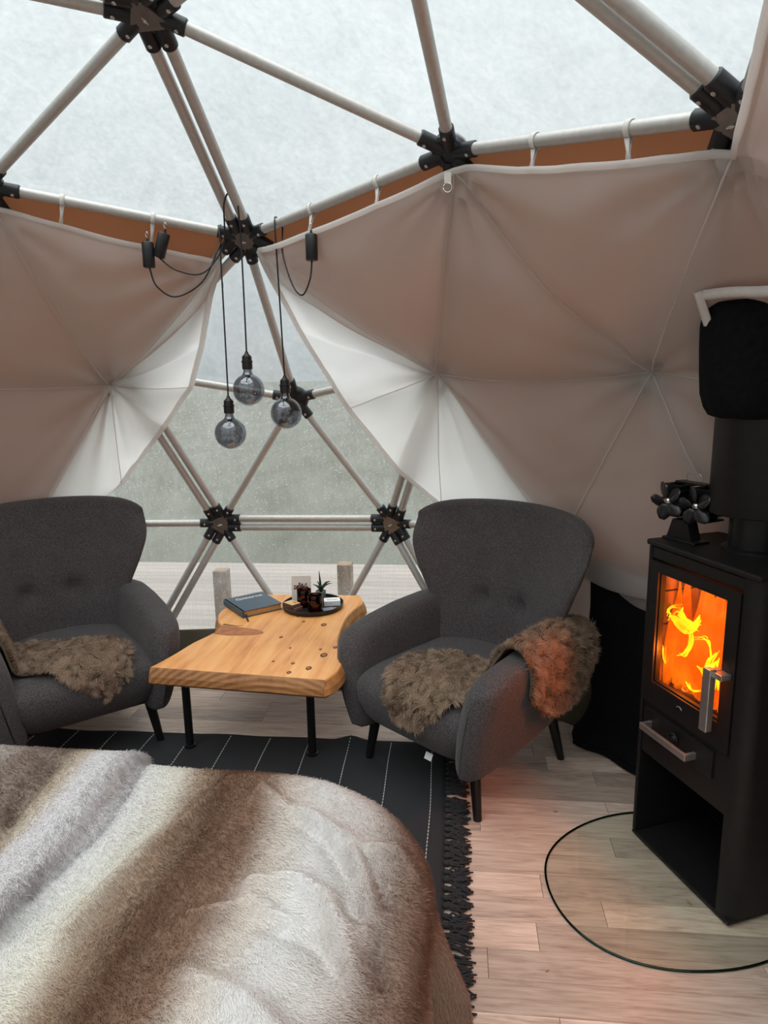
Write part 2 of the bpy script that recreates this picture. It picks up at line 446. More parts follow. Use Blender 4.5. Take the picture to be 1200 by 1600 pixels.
# ================================================================== DOME
R = 2.4
CEN = Vector((0, 0, .48))
t = math.atan(.5)
ICO = [Vector((0, 0, 1))] + [Vector((math.cos(t)*math.cos(math.radians(72*k)), math.cos(t)*math.sin(math.radians(72*k)), math.sin(t))) for k in range(5)] \
    + [Vector((math.cos(t)*math.cos(math.radians(72*k+36)), math.cos(t)*math.sin(math.radians(72*k+36)), -math.sin(t))) for k in range(5)] + [Vector((0, 0, -1))]
adj = lambda i, j: i != j and abs(ICO[i].dot(ICO[j]) - .4472) < .01
NODE = {}; KIND = {}
for i in range(12):
    NODE[('v', i)] = ICO[i]; KIND[('v', i)] = 'c'
    for j in range(12):
        if adj(i, j): NODE[('p', i, j)] = (2*ICO[i] + ICO[j]).normalized(); KIND[('p', i, j)] = 'p'
        for k in range(12):
            if i < j < k and adj(i, j) and adj(j, k) and adj(i, k):
                NODE[('h', i, j, k)] = (ICO[i]+ICO[j]+ICO[k]).normalized(); KIND[('h', i, j, k)] = 'c'
NODE = {k: v for k, v in NODE.items() if v.z > -.2}
POS = {k: CEN + v * R for k, v in NODE.items()}
for k, d in {('p',1,0): (.0012,.0297,.0296), ('p',5,0): (.0006,.0084,.0097), ('p',1,6): (-.0074,.014,-.0248),
             ('p',1,10): (-.0026,.0033,-.0101), ('v',1): (.004,-.0128,.0094), ('h',0,1,5): (.0026,-.0084,.0062), ('p',0,1): (-.0013,-.0038,-.0093)}.items():
    POS[k] = POS[k] + Vector(d)
EDG = []   # (a, b, double)
for a in NODE:
    for b in NODE:
        if a >= b if isinstance(a[0], str) and a[0] == b[0] else a[0] > b[0]: continue
        if a[0] == 'p' and b[0] == 'p':
            if (a[1] == b[2] and a[2] == b[1]) or (a[1] == b[1] and adj(a[2], b[2])): EDG.append((a, b, True))
        elif a[0] == 'p' and b[0] == 'v' and a[1] == b[1]: EDG.append((a, b, False))
        elif a[0] == 'h' and b[0] == 'p' and b[1] in a[1:] and b[2] in a[1:]: EDG.append((a, b, False))
frame = empty('dome_frame', (0, 0, 0), label='geodesic dome frame of grey metal tubes joined by black hubs', kind='structure')
ENDS = {k: [] for k in NODE}
for a, b, dbl in EDG:
    if NODE[a].z < -.1 and NODE[b].z < -.1: continue
    A, B = POS[a], POS[b]; d = (B - A).normalized(); rad = ((A + B) / 2 - CEN).normalized(); lat = d.cross(rad).normalized()
    for s in ((-1, 1) if dbl else (0,)):
        off = lat * (.0262 * s)
        g = MB(); g.tube([A + off + d * .085, B + off - d * .085], .0195, 14)
        g.build('strut', 'aluminium', frame, auto=40)
        ENDS[a].append((d, off, dbl)); ENDS[b].append((-d, off, dbl))
for k, ends in ENDS.items():
    if not ends: continue
    P = POS[k]; rad = (P - CEN).normalized(); inn = -rad
    g = MB()
    for d, off, dbl in ends:
        st = P + off * (1.0) + d * .028
        g.tube([st, P + off + d * .112, P + off + d * .116], [.0245, .0255, .0225], 12)
    single = [d for d, off, dbl in ends if not dbl]
    T = basis(P, inn, single[0] if single else ends[0][0])
    g.lathe([(.020, -.022), (.062, -.020), (.068, -.008), (.068, .012), (.060, .022), (.02, .024)], 18, T)
    hub = g.build('hub', 'hub_black', frame, auto=35)
    gb = MB()
    for d, off, dbl in ends:
        TT = basis(P + off + d * .088 + inn * .0225, inn); gb.lathe([(.0065, 0), (.0065, .004), (.004, .0055)], 8, TT)
    gb.build('bolts', 'steel', hub, auto=40)
    if KIND[k] == 'p':
        n3 = 3; pts = []
        for q in range(3):
            a0 = 2*math.pi*q/3
            for da in (-.28, 0, .28): pts.append(((.058 if da == 0 else .056)*math.cos(a0+da), (.058 if da == 0 else .056)*math.sin(a0+da)))
        gp = MB(); gp.prism(pts, .024, .032, 0, T)
        pl = gp.build('plate', 'hub_plate', hub, smooth=False)
        gq = MB(); gq.lathe([(.006, .032), (.006, .040), (.003, .042)], 8, T); gq.tube([T @ Vector((-.012, -.004, .038)), T @ Vector((.012, .004, .038))], .003, 6)
        gq.build('pin', 'steel', hub, auto=40)

# film and cover panels
TRI = []
for k in NODE:
    if k[0] == 'v':
        i = k[1]; nb = [j for j in range(12) if adj(i, j)]
        for j in nb:
            for l in nb:
                if j < l and adj(j, l): TRI.append((k, ('p', i, j), ('p', i, l)))
    if k[0] == 'h':
        ps = [p for p in NODE if p[0] == 'p' and p[1] in k[1:] and p[2] in k[1:]]
        for a in ps:
            for b in ps:
                if a < b and ((a[1] == b[2] and a[2] == b[1]) or (a[1] == b[1] and adj(a[2], b[2]))): TRI.append((k, a, b))
TRI = [x for x in TRI if all(n in NODE for n in x)]
topset = lambda tr: all(NODE[n].z > .72 for n in tr)
clear_nodes = {('v', 1), ('p', 1, 6), ('p', 1, 10)}
ceil = empty('ceiling', (0, 0, 1.9), label='translucent wrinkled film roof of the dome', kind='structure')
win = empty('window_1', (2.3, 0, .3), label='clear rain-spotted film front of the dome', kind='structure')
walls = {s: empty('wall_' + s, (p[0], p[1], .5), label=l, kind='structure') for s, p, l in (
    ('left', (1.2, 1.8), 'terracotta fabric cover behind the curtain'), ('right', (1.2, -1.8), 'terracotta fabric cover behind the curtain and stove'), ('back', (-2.2, 0), 'unseen side of the dome behind the bed, made clear film to add light'))}
def sub_tri(A, B, C, n, fn=None):
    vs = []; idx = {}
    for i in range(n + 1):
        for j in range(n + 1 - i):
            k = n - i - j; b = (i / n, j / n, k / n)
            p = A * b[0] + B * b[1] + C * b[2]
            idx[(i, j)] = len(vs); vs.append(fn(p, b) if fn else p)
    fs = []
    for i in range(n):
        for j in range(n - i):
            fs.append((idx[(i, j)], idx[(i+1, j)], idx[(i, j+1)]))
            if j < n - i - 1: fs.append((idx[(i+1, j)], idx[(i+1, j+1)], idx[(i, j+1)]))
    return vs, fs
drop_src = []
for tr in TRI:
    A, B, C = (POS[n] + (POS[n] - CEN).normalized() * .024 for n in tr)
    cen = (A + B + C) / 3
    if topset(tr): par, mat, nm = ceil, 'film_sky', 'panel'
    elif any(n in clear_nodes for n in tr):
        par, nm = win, 'pane'; mat = 'film_sky' if (('p', 1, 0) in tr) else 'film_clear'
        if mat == 'film_clear': drop_src.append((A, B, C))
    else:
        par = walls['back'] if cen.x < -.25 else walls['left'] if cen.y > 0 else walls['right']; mat, nm = 'terracotta_cover', 'panel'
        if cen.x < -.25: mat = 'film_back'  # rear cover swapped for clear film to brighten the inside
    def wr(p, b):
        e = min(1, 12 * b[0] * b[1] * b[2] * 2.25)
        nrm = (p - CEN).normalized()
        return p + nrm * (e * (.004 + .012 * noise.noise(p * 3.1) + .005 * noise.noise(p * 9)))
    g = MB(); vs, fs = sub_tri(A, B, C, 12, wr); g.add([v - par.location for v in vs], fs)
    g.build(nm, mat, par)
# rain drops on the clear film, too many to pick apart
dv, df = [], []
areas = np.array([((b - a).cross(c - a)).length for a, b, c in drop_src]); areas /= areas.sum()
NDROP = 20000
for _ in range(NDROP):
    a, b, c = drop_src[rng.choice(len(drop_src), p=areas)]
    u, v = rng.random(2)
    if u + v > 1: u, v = 1 - u, 1 - v
    p = a + (b - a) * u + (c - a) * v; n = (p - CEN).normalized(); p = p + n * .012
    r = .0009 + .0021 * rng.random() ** 3; x = n.cross(Vector((0, 0, 1))).normalized(); y = x.cross(n); k = 1 + .5 * rng.random()
    o = len(dv)
    for q in range(6): dv.append(p + x * (r * math.cos(q*math.pi/3)) - y * (r * k * math.sin(q*math.pi/3)))
    dv.append(p + n * r * .6)
    for q in range(6): df.append((o+q, o+(q+1) % 6, o+6))
g = MB(); g.add([p - win.location for p in dv], df); d_o = g.build('raindrops', 'rain_drop', win); d_o['kind'] = 'stuff'

# khaki skirt at the foot of the film, all along the front
base = [('p',6,2), ('p',6,1), ('h',1,6,10), ('p',10,1), ('p',10,5)]
g = MB(); rings = []
bp = [POS[k] for k in base if k in POS]
pts = []
for a, b in zip(bp[:-1], bp[1:]):
    for q in range(8): pts.append(a.lerp(b, q / 8))
pts.append(bp[-1])
for z, dr in ((0.0, .012), (.12, .016), (.245, .014), (.250, .020), (.245, .026), (0.0, .03)):
    rings.append([Vector((p.x, p.y, 0)) * (1 + dr / 2.36) + Vector((0, 0, z)) for p in pts])
g.loft(rings, False, False)
tag(g.build('baseboard_front', 'khaki_skirt', None), 'dark khaki fabric skirt under the clear film', None, None, 'structure')

# ================================================================== OUTSIDE
ground = MB(); ground.box(-150, 260, -260, 260, -.9, -.6); tag(ground.build('field', 'field_grass', smooth=False), 'grey-green misty field beyond the deck', None, None, 'structure')
deck = empty('deck', (3.4, 0, -.03), math.radians(3.2), label='pale wet wooden deck outside the film front', kind='structure')
dm = MB(); dm.box(-.0525, .0525, -4.5, 4.5, -.03, 0)
DMe = dm.mesh('board', 'deck_wood', False)
for q in range(22):
    o = link('board', DMe, deck); o.location = (-1.0 + q * .1085, rr.uniform(-.3, .3), -.02)
g = MB(); g.box(-1.06, 1.36, -4.4, 4.4, -.55, -.055); g.build('substructure', 'brown_wood', deck, smooth=False)
for (x, y, hgt, lab) in ((2.78, .72, .50, 'short brown wooden post on the deck behind the left tubes'), (2.80, -.10, .56, 'short brown wooden post on the deck behind the table tray')):
    g = MB(); g.bbox(-.045, .045, -.045, .045, 0, hgt, .006)  # built for two faint vertical brown stripes of unclear origin
    p = g.build('wooden_block', 'brown_wood', smooth=False); p.location = (x, y, -.05); p.rotation_euler = (0, 0, FA); tag(p, lab, 'block')

# ================================================================== CURTAINS (inner liner pinned to the dome nodes)
def V3(*a): return Vector(a)
def inn(k, s): return CEN + (POS[k] - CEN) * s
def folds_at(p, pins):
    h = 0
    for (c, ax, k, amp, reach, ph) in pins:
        d = p - c; n = (c - CEN).normalized(); d2 = d - n * d.dot(n); L = d2.length
        if L < 1e-5: continue
        x = n.cross(Vector((0, 0, 1))).normalized(); y = n.cross(x)
        th = math.atan2(d2.dot(y), d2.dot(x))
        wgt = math.exp(-L / reach) * min(1, L / .06)
        sec = math.exp(-((math.atan2(math.sin(th - ax[0]), math.cos(th - ax[0]))) / ax[1]) ** 2) if ax else 1
        h += amp * math.sin(k * th + ph) * wgt * sec
    return h
def liner(name, P, tris, sag, pins, n=16):
    g = MB(); cache = {}
    def ev(tr, b):
        p = P[tr[0]]*b[0] + P[tr[1]]*b[1] + P[tr[2]]*b[2]
        for (i, j) in ((0, 1), (1, 2), (0, 2)):
            key = tuple(sorted((tr[i], tr[j]))); s = sag.get(key, (.03, .02))
            w_ = 4 * b[i] * b[j]; cc = (p - CEN).normalized()
            p = p + Vector((0, 0, -s[0] * w_)) - cc * (s[1] * w_)
        key3 = tuple(sorted(tr)); s3 = sag.get(key3, (.03, .0)); w3 = 27*b[0]*b[1]*b[2]; cc = (p - CEN).normalized()
        p = p + Vector((0, 0, -s3[0]*w3)) - cc * (s3[1]*w3)
        return p + cc * (folds_at(p, pins) + .012 * noise.noise(p * 3.6) + .004 * noise.noise(p * 11))
    for tr in tris:
        vs, fs = sub_tri(Vector(), Vector(), Vector(), n, lambda p, b: ev(tr, b))
        g.add(vs, fs)
    def edge(a, b, m=20):
        tr = next(t for t in tris if a in t and b in t); out = []
        for q in range(m + 1):
            bb = [0, 0, 0]; bb[tr.index(a)] = 1 - q / m; bb[tr.index(b)] = q / m; out.append(ev(tr, bb))
        return out
    return g, edge
def seam(par, path, r=.0026, off=.004, nm='seam', mat='liner_cloth'):
    g = MB(); g.tube([p - (p - CEN).normalized() * off for p in path], r, 6); return g.build(nm, mat, par)
def merge(o, dist=.0005):
    b = bmesh.new(); b.from_mesh(o.data); bmesh.ops.remove_doubles(b, verts=b.verts[:], dist=dist); bmesh.ops.recalc_face_normals(b, faces=b.faces[:]); b.to_mesh(o.data); b.free()

PR = {'B': V3(1.585, -.050, 2.185), 'C': V3(1.145, -.878, 2.322), 'D': V3(.522, -1.551, 2.153), 'I': V3(1.862, -.759, 1.676), 'J': V3(1.274, -1.563, 1.668),
      'e0': V3(1.679, -.083, 2.073), 'e1': V3(1.849, -.140, 1.868), 'e2': V3(2.049, -.312, 1.514), 'e3': V3(2.131, -.534, 1.212), 'e4': V3(2.12, -.762, 1.019), 'e5': V3(2.019, -1.083, .819),
      'K': inn(('h',1,5,10), .955), 'v5': inn(('v',5), .985), 'N': inn(('h',0,4,5), .975), 'Q': inn(('p',5,10), .965), 'm': V3(1.80, -1.40, .10), 'b1': V3(1.735, -1.471, .762), 'b2': V3(1.57, -1.657, .688), 'Z': inn(('p',5,4), .97), 'Y': inn(('p',4,5), .97)}
trR = [('B','C','I'), ('C','J','I'), ('C','D','J'), ('B','e0','I'), ('e0','e1','I'), ('e1','e2','I'), ('e2','e3','I'), ('e3','e4','I'), ('I','e4','K'), ('I','J','K'), ('J','K','Q'), ('J','v5','Q'), ('D','J','v5'),
       ('D','N','Z'), ('D','v5','Z'), ('e4','e5','K'), ('e5','m','K'), ('m','b1','K'), ('b1','K','Q'), ('b1','b2','Q'), ('N','Y','Z')]
k2 = lambda *a: tuple(sorted(a))
sagR = {k2('B','C'): (.015, .0), k2('C','D'): (.012, .0), k2('C','J'): (.05, .02), k2('C','I'): (.0, .025), k2('B','I'): (.02, .02), k2('I','J'): (.035, .0), k2('D','J'): (.0, .02), k2('B','e0'): (0, .0), k2('e0','e1'): (0, 0), k2('e0','I'): (0, .01), k2('e4','e5'): (0, 0), k2('J','v5'): (-.0, -.01), k2('D','v5'): (0, 0), k2('D','J','v5'): (0, -.045), k2('b1','b2'): (0, 0), k2('b1','m'): (0, 0), k2('e5','m'): (0, 0),
        k2('e1','e2'): (0, 0), k2('e2','e3'): (0, 0), k2('e3','e4'): (0, 0), k2('e1','I'): (.0, .01), k2('e2','I'): (0, .005), k2('e3','I'): (0, .01), k2('e4','I'): (0, .01), k2('I','K'): (0, .0), k2('J','K'): (0, .01),
        k2('B','C','I'): (.03, .03), k2('C','J','I'): (.04, .03), k2('C','D','J'): (.03, .03), k2('I','J','K'): (.02, .02)}
pinsR = [(PR['I'], None, 8, .016, .20, .3), (PR['I'], (1.15, .45), 20, .022, .40, 0), (PR['C'], None, 12, .018, .28, .8), (PR['J'], None, 10, .016, .25, 1.1), (PR['B'], None, 17, .014, .25, 0), (PR['D'], None, 14, .016, .25, .4)]
gR, edR = liner('R', PR, trR, sagR, pinsR, 36)
curR = gR.build('curtain', 'liner_cloth'); merge(curR); tag(curR, 'white fabric curtain behind the stove, tied back on the window\'s right side', 'curtain', 'curtains lining the dome')
for a, b in (('C','I'), ('C','J'), ('D','J'), ('I','J'), ('B','I'), ('e2','I'), ('I','K'), ('J','K'), ('J','Q'), ('J','v5'), ('I','e4')): seam(curR, edR(a, b))
seam(curR, edR('B','C') + edR('C','D')[1:] + edR('D','N')[1:], .011, -.002, 'hem')
seam(curR, bez(edR('B','e0')[::5] + edR('e0','e1')[1::5] + edR('e1','e2')[1::5] + edR('e2','e3')[1::5] + edR('e3','e4')[1::5] + edR('e4','e5')[1::5], 4), .013, .0, 'hem')

PL = {'B': V3(1.634, .145, 2.149), 'L': V3(1.198, .842, 2.305), 'H': V3(1.852, .829, 1.646), 'e1': V3(1.713, .231, 2.021), 'e2': V3(1.855, .346, 1.822), 'e3': V3(1.957, .462, 1.629), 'e4': V3(2.01, .651, 1.428),
      'e5': V3(2.023, .917, 1.136), 'e6': V3(1.932, 1.169, .996), 'e7': V3(1.859, 1.314, .906), 'K': inn(('h',1,2,6), .955), 'p21': inn(('p',2,1), .965), 'q': inn(('p',2,0), .97), 'v2': inn(('v',2), .97), 'b1': V3(1.66, 1.47, .05), 'b2': V3(1.05, 1.93, .05), 'Q': inn(('p',2,6), .965), 'N': inn(('h',0,2,3), .975), 'Z': inn(('p',2,3), .97)}
trL = [('B','L','H'), ('L','H','p21'), ('L','q','p21'), ('B','e1','H'), ('e1','e2','H'), ('e2','e3','H'), ('e3','e4','H'), ('e4','e5','H'), ('e5','H','K'), ('H','K','p21'), ('e5','e6','K'), ('e6','e7','K'), ('e7','b1','K'), ('b1','K','Q'), ('b1','b2','Q'), ('K','p21','Q'), ('p21','q','v2'), ('p21','v2','Q'), ('q','N','Z'), ('q','v2','Z')]
sagL = {k2('B','L'): (.015, 0), k2('B','H'): (.02, .02), k2('L','H'): (.035, .02), k2('H','p21'): (.02, .0), k2('H','K'): (0, 0), k2('B','L','H'): (.03, .03)}
for a, b in (('B','e1'), ('e1','e2'), ('e2','e3'), ('e3','e4'), ('e4','e5'), ('e5','e6'), ('e6','e7')): sagL[k2(a, b)] = (0, 0)
for a in ('e1', 'e2', 'e3', 'e4', 'e5'): sagL[k2(a, 'H')] = (.004, .012)
pinsL = [(PL['H'], None, 8, .016, .2, .3), (PL['H'], (1.8, .40), 22, .026, .42, 0), (PL['L'], None, 12, .016, .25, .8), (PL['B'], None, 16, .020, .3, 0)]
gL, edL = liner('L', PL, trL, sagL, pinsL, 36)
curL = gL.build('curtain', 'liner_cloth'); merge(curL); tag(curL, 'white fabric curtain tied back on the window\'s left side, beside two black canisters', 'curtain', 'curtains lining the dome')
for a, b in (('L','H'), ('B','H'), ('H','p21'), ('H','K'), ('H','e3'), ('H','e5'), ('L','p21')): seam(curL, edL(a, b))
seam(curL, edL('B','L') + edL('L','q')[1:], .011, -.002, 'hem')
seam(curL, bez(sum([edL(a, b)[::5][:-1] for a, b in (('B','e1'), ('e1','e2'), ('e2','e3'), ('e3','e4'), ('e4','e5'), ('e5','e6'), ('e6','e7'))], []), 4), .014, .0, 'hem')
# straps that hang each curtain from the tubes
def strap(par, tube_p, tube_d, low):
    tube_p = Vector(tube_p); low = Vector(low); d = Vector(tube_d).normalized(); g = MB()
    y = Vector((0, 0, 1)) - d * d.z; y.normalize(); x = d.cross(y)
    loop = [tube_p + x * (.0235 * math.cos(a)) + y * (.0235 * math.sin(a)) for a in np.linspace(-1.3, 4.45, 14)]
    for off in (-.006, .006):
        pass
    P = [[q - d * .008, q + d * .008] for q in loop]; g.grid(P)
    e = loop[-1]; e2 = loop[0]
    for ee in (e, e2): g.grid([[ee - d*.008, ee + d*.008], [(ee*.5+low*.5) - d*.005 - x*.002, (ee*.5+low*.5) + d*.005], [low - d*.009, low + d*.009]])
    o = g.build('strap', 'strap_white', par)
    md = o.modifiers.new('thick', 'SOLIDIFY'); md.thickness = .0025
def on(a, b, t_): return POS[a].lerp(POS[b], t_), POS[b] - POS[a]
def nearest(path, p): return min(path, key=lambda q: (q - p).length)
kB, kC, kD, kL = ('p',1,0), ('h',0,1,5), ('p',5,0), ('h',0,1,2)
eBC, eCD, eBL = edR('B','C', 60), edR('C','D', 60), edL('B','L', 60)
for (a, b, t_, path, par) in ((kB, kC, .378, eBC, curR), (kB, kC, .697, eBC, curR), (kC, kD, .377, eCD, curR), (kC, kD, .702, eCD, curR), (kB, kL, .385, eBL, curL), (kB, kL, .729, eBL, curL)):
    p, d = on(a, b, t_); strap(par, p, d, nearest(path, p - Vector((0, 0, .05))))
# small metal ring below the middle hub, and the zip pull on the left curtain
g = MB(); c0 = PR['C'] + Vector((-.03, .02, -.055)); g.tube([c0 + Vector((.0, .014*math.cos(a), .014*math.sin(a))) for a in np.linspace(0, 2*math.pi, 17)], .002, 6)
g.build('ring', 'steel', curR)
g = MB(); g.bbox(-.012, .012, -.002, .002, 0, .035, .001, 0, basis(c0 + Vector((0, 0, .012)), (0, 0, 1), (.5, -.9, 0))); g.build('tab', 'strap_white', curR, smooth=False)
g = MB(); c0 = PL['B'] + Vector((.02, .0, -.075)); g.tube([c0, c0 - Vector((0, 0, .02))], .004, 6); g.bbox(-.004, .004, -.0015, .0015, -.055, -.02, .001, 0, Matrix.Translation(c0)); g.build('zip_pull', 'steel', curL, smooth=False)

# ================================================================== BED, FUR BLANKET
def pos_mesh(name, verts, loops, starts, totals, cols, mat):
    me = bpy.data.meshes.new(name)
    me.vertices.add(len(verts)); me.vertices.foreach_set('co', np.asarray(verts, np.float32).ravel())
    me.loops.add(len(loops)); me.loops.foreach_set('vertex_index', np.asarray(loops, np.int32))
    me.polygons.add(len(starts)); me.polygons.foreach_set('loop_start', np.asarray(starts, np.int32)); me.polygons.foreach_set('loop_total', np.asarray(totals, np.int32))
    me.update(calc_edges=True)
    a = me.color_attributes.new('Col', 'FLOAT_COLOR', 'POINT'); a.data.foreach_set('color', np.asarray(cols, np.float32).ravel())
    me.polygons.foreach_set('use_smooth', [True] * len(starts))
    me.materials.append(M[mat])
    return me
def hair_mesh(name, root, nrm, d1, d2, length, width, ctip, croot, mat='fur'):
    """tapered two-segment hairs: root -> mid along d1 -> tip along d2"""
    n = len(root); L = length[:, None]; W = width[:, None]
    side = np.cross(d1, nrm); side /= np.linalg.norm(side, axis=1)[:, None] + 1e-9
    mid = root + d1 * L * .5; tip = mid + d2 * L * .5
    verts = np.stack([root - side*W*.5, root + side*W*.5, mid + side*W*.42, mid - side*W*.42, tip], 1).reshape(-1, 3)
    cm = croot * .45 + ctip * .55
    cols = np.ones((n, 5, 4), np.float32); cols[:, 0, :3] = croot; cols[:, 1, :3] = croot; cols[:, 2, :3] = cm; cols[:, 3, :3] = cm; cols[:, 4, :3] = ctip
    b = np.arange(n)[:, None] * 5
    loops = (b + np.array([0, 1, 2, 3, 3, 2, 4])[None]).ravel()
    st = (np.arange(n)[:, None] * 7 + np.array([0, 4])[None]).ravel(); tot = np.tile([4, 3], n)
    return pos_mesh(name, verts, loops, st, tot, cols.reshape(-1, 4), mat)
def sample_surface(G, count, mask=None):
    """G: (nr,nc,3) grid of points. returns points, normals, (i,j) float coords"""
    nr, nc = G.shape[:2]
    a = G[:-1, :-1]; b = G[:-1, 1:]; c = G[1:, :-1]; d = G[1:, 1:]
    cr = np.cross(b - a, c - a); ar = np.linalg.norm(cr, axis=2)
    if mask is not None: ar = ar * mask
    pr = (ar / ar.sum()).ravel(); idx = rng.choice(pr.size, count, p=pr); i, j = np.unravel_index(idx, ar.shape)
    u, v = rng.random(count), rng.random(count); U, V = u[:, None], v[:, None]
    p = a[i, j]*(1-U)*(1-V) + b[i, j]*U*(1-V) + c[i, j]*(1-U)*V + d[i, j]*U*V
    tu = (b - a)[i, j]; tv = (c - a)[i, j]
    n = np.cross(tu, tv); n /= np.linalg.norm(n, axis=1)[:, None] + 1e-9
    return p, n, i + v, j + u
def nz(p, s, seed=0):
    return np.array([noise.noise((q[0]*s + seed, q[1]*s - seed, q[2]*s + 2*seed)) for q in p])

# bed: low mattress on a wooden base, all but hidden by the blanket
bed = empty('bed', (-.35, .0, 0), label='low double bed under the striped fur blanket', cat='bed')
g = MB(); g.sell((-.20, .02, .36), (.60, .86, .16), .18, .18, 48, 14); g.build('mattress', 'mattress', bed)
g = MB(); g.bbox(-.75, .36, -.80, .84, .08, .2, .01); g.build('bed_base', 'bed_wood', bed, smooth=False)
for sx in (-.68, .28):
    for sy in (-.7, .74):
        g = MB(); g.bbox(sx-.03, sx+.03, sy-.03, sy+.03, 0, .08, .004); g.build('leg', 'bed_wood', bed, smooth=False)

ZT = .555
XM, YM, YP, CR, ROLL = .395, -.82, 1.02, .36, .075
ridges = [  # (points on the blanket, amplitude, width)
    ([(.30, -.42), (.24, -.56), (.15, -.68), (.02, -.76), (-.10, -.78)], .026, .035), ([(.26, -.50), (.17, -.62), (.06, -.70)], -.018, .03),
    ([(-.02, -.50), (.0, -.60), (-.04, -.68), (-.12, -.73), (-.2, -.76)], .030, .035), ([(-.10, -.58), (-.13, -.68), (-.2, -.74)], -.02, .035),
    ([(.36, -.30), (.20, -.25), (.02, -.20), (-.2, -.16)], .018, .03), ([(.30, -.20), (.05, -.12), (-.2, -.05)], -.012, .03),
    ([(.33, -.42), (.10, -.36), (-.12, -.30), (-.4, -.28)], .014, .04), ([(.12, -.72), (.14, -.80), (.08, -.86)], .02, .03),
    ([(.34, .22), (.15, .20), (-.05, .14), (-.3, .06)], -.016, .025), ([(.36, .34), (.2, .36), (0, .3), (-.3, .22)], .02, .03), ([(-.25, -.45), (-.30, -.6), (-.38, -.72)], .02, .04), ([(.36, .44), (.22, .40), (.08, .30), (-.02, .24)], -.022, .02), ([(.38, .28), (.24, .26), (.12, .20)], -.016, .018), ([(.16, -.66), (.10, -.74), (-.02, -.80)], -.02, .022), ([(-.12, -.40), (-.06, -.52), (-.10, -.62)], .018, .025), ([(-.05, -.72), (-.09, -.79), (-.2, -.83)], -.018, .025)]
def seg_dist(P, pts):
    best = np.full(len(P), 9.0)
    for (a, b) in zip(pts[:-1], pts[1:]):
        a = np.array(a); b = np.array(b); ab = b - a; tt = np.clip(((P - a) @ ab) / (ab @ ab), 0, 1); best = np.minimum(best, np.linalg.norm(P - (a + tt[:, None]*ab), axis=1))
    return best
def seam_y(x): return -.02 + .06 * (x + .1)      # where the top layer of fur is folded over
nxg, nyg = 150, 190
px_ = np.linspace(-1.0, XM + .46, nxg); py_ = np.linspace(YM - .50, YP, nyg)
PX, PY = np.meshgrid(px_, py_, indexing='ij'); P2 = np.stack([PX.ravel(), PY.ravel()], 1)
# nearest point on inset rounded rectangle
cx = np.minimum(P2[:, 0], XM - CR); cy = np.maximum(P2[:, 1], YM + CR)
dx = P2[:, 0] - cx; dy = P2[:, 1] - cy; dd = np.hypot(dx, dy); out = np.maximum(dd - CR, 0)
ux = np.where(dd > 1e-6, dx / np.maximum(dd, 1e-6), 0); uy = np.where(dd > 1e-6, dy / np.maximum(dd, 1e-6), 0)
inside = out <= 0
arc = np.minimum(out / ROLL, math.pi * .5); hor = ROLL * np.sin(arc); drop = ROLL * (1 - np.cos(arc)); rest = np.maximum(out - ROLL * math.pi * .5, 0)
ang = np.arctan2(uy, ux); per = np.where(dd > CR * .98, ang * .55 + cy * 0 + (cx - XM) * 1.0 * (np.abs(uy) > .99) - (cy) * (np.abs(ux) > .99), 0)
fold = np.sin(per * 21 + .6) * .5 + np.sin(per * 37 + 2) * .3
hang = np.minimum(rest, .30 + .04 * np.sin(per * 9))
BXx = cx + ux * (np.minimum(dd, CR) + hor + hang * (.03 + .16 * np.clip(fold, -.6, 1)))
BYy = cy + uy * (np.minimum(dd, CR) + hor + hang * (.03 + .16 * np.clip(fold, -.6, 1)))
lobe = (.10 * np.exp(-((P2[:, 0] - .05) / .06) ** 2) - .03 * np.exp(-((P2[:, 0] + .05) / .05) ** 2) + .03 * np.exp(-((P2[:, 0] + .14) / .05) ** 2)) * (uy < -.6)
BYy = BYy + uy * lobe * np.clip(rest / .25, 0, 1) * .6
BZ = ZT - drop - hang * .96 + lobe * np.clip(rest / .25, 0, 1) * .35
top = np.clip(1 - out / .05, 0, 1)
for pts, amp, wd in ridges:
    BZ += top ** .5 * amp * 1.5 * np.exp(-(seg_dist(P2, pts) / (wd * .75)) ** 1.6)
P3 = np.stack([BXx, BYy, BZ], 1)
BZ += .016 * nz(P3, 3.0) * np.clip(1 - out / .2, 0, 1) + .006 * nz(P3, 9.0, 3) * top
step = P2[:, 1] - seam_y(P2[:, 0])
BZ += top * (.034 / (1 + np.exp(-step / .012)) * np.exp(-np.maximum(step, 0) / .25)) + .012 * (step > 0)
BXx += top * 0; BXx += .03 * (step > 0) * np.clip(out / .05, 0, 1) * ux
BZ = np.maximum(BZ, .03)
G = np.stack([BXx, BYy, BZ], 1).reshape(nxg, nyg, 3)
def band_col(x, y, nse):
    yy = y + .035 * nse + .05 * np.sin(x * 3 + 1)
    stops = [(-1.4, (.33, .205, .15)), (-1.02, (.36, .23, .17)), (-.88, (.30, .175, .12)), (-.78, (.36, .26, .21)), (-.69, (.74, .70, .67)), (-.56, (.86, .85, .84)), (-.47, (.74, .68, .62)),
             (-.40, (.34, .22, .155)), (-.29, (.20, .115, .072)), (-.21, (.42, .31, .225)), (-.14, (.82, .79, .71)), (-.05, (.86, .86, .835)), (-.021, (.78, .78, .78)),
             (-.019, (.50, .49, .50)), (.04, (.78, .77, .775)), (.14, (.80, .78, .79)), (.19, (.62, .54, .44)), (.26, (.27, .205, .165)), (.40, (.40, .33, .285)), (.55, (.66, .62, .59)), (.7, (.80, .78, .76)), (1.2, (.4, .33, .29))]
    ys = [s[0] for s in stops]
    return np.stack([np.interp(yy, ys, [s[1][k] for s in stops]) for k in range(3)], 1)
yrel = P2[:, 1] - .06 * (P2[:, 0] + .1)
nn = nz(P3, 2.2, 5)
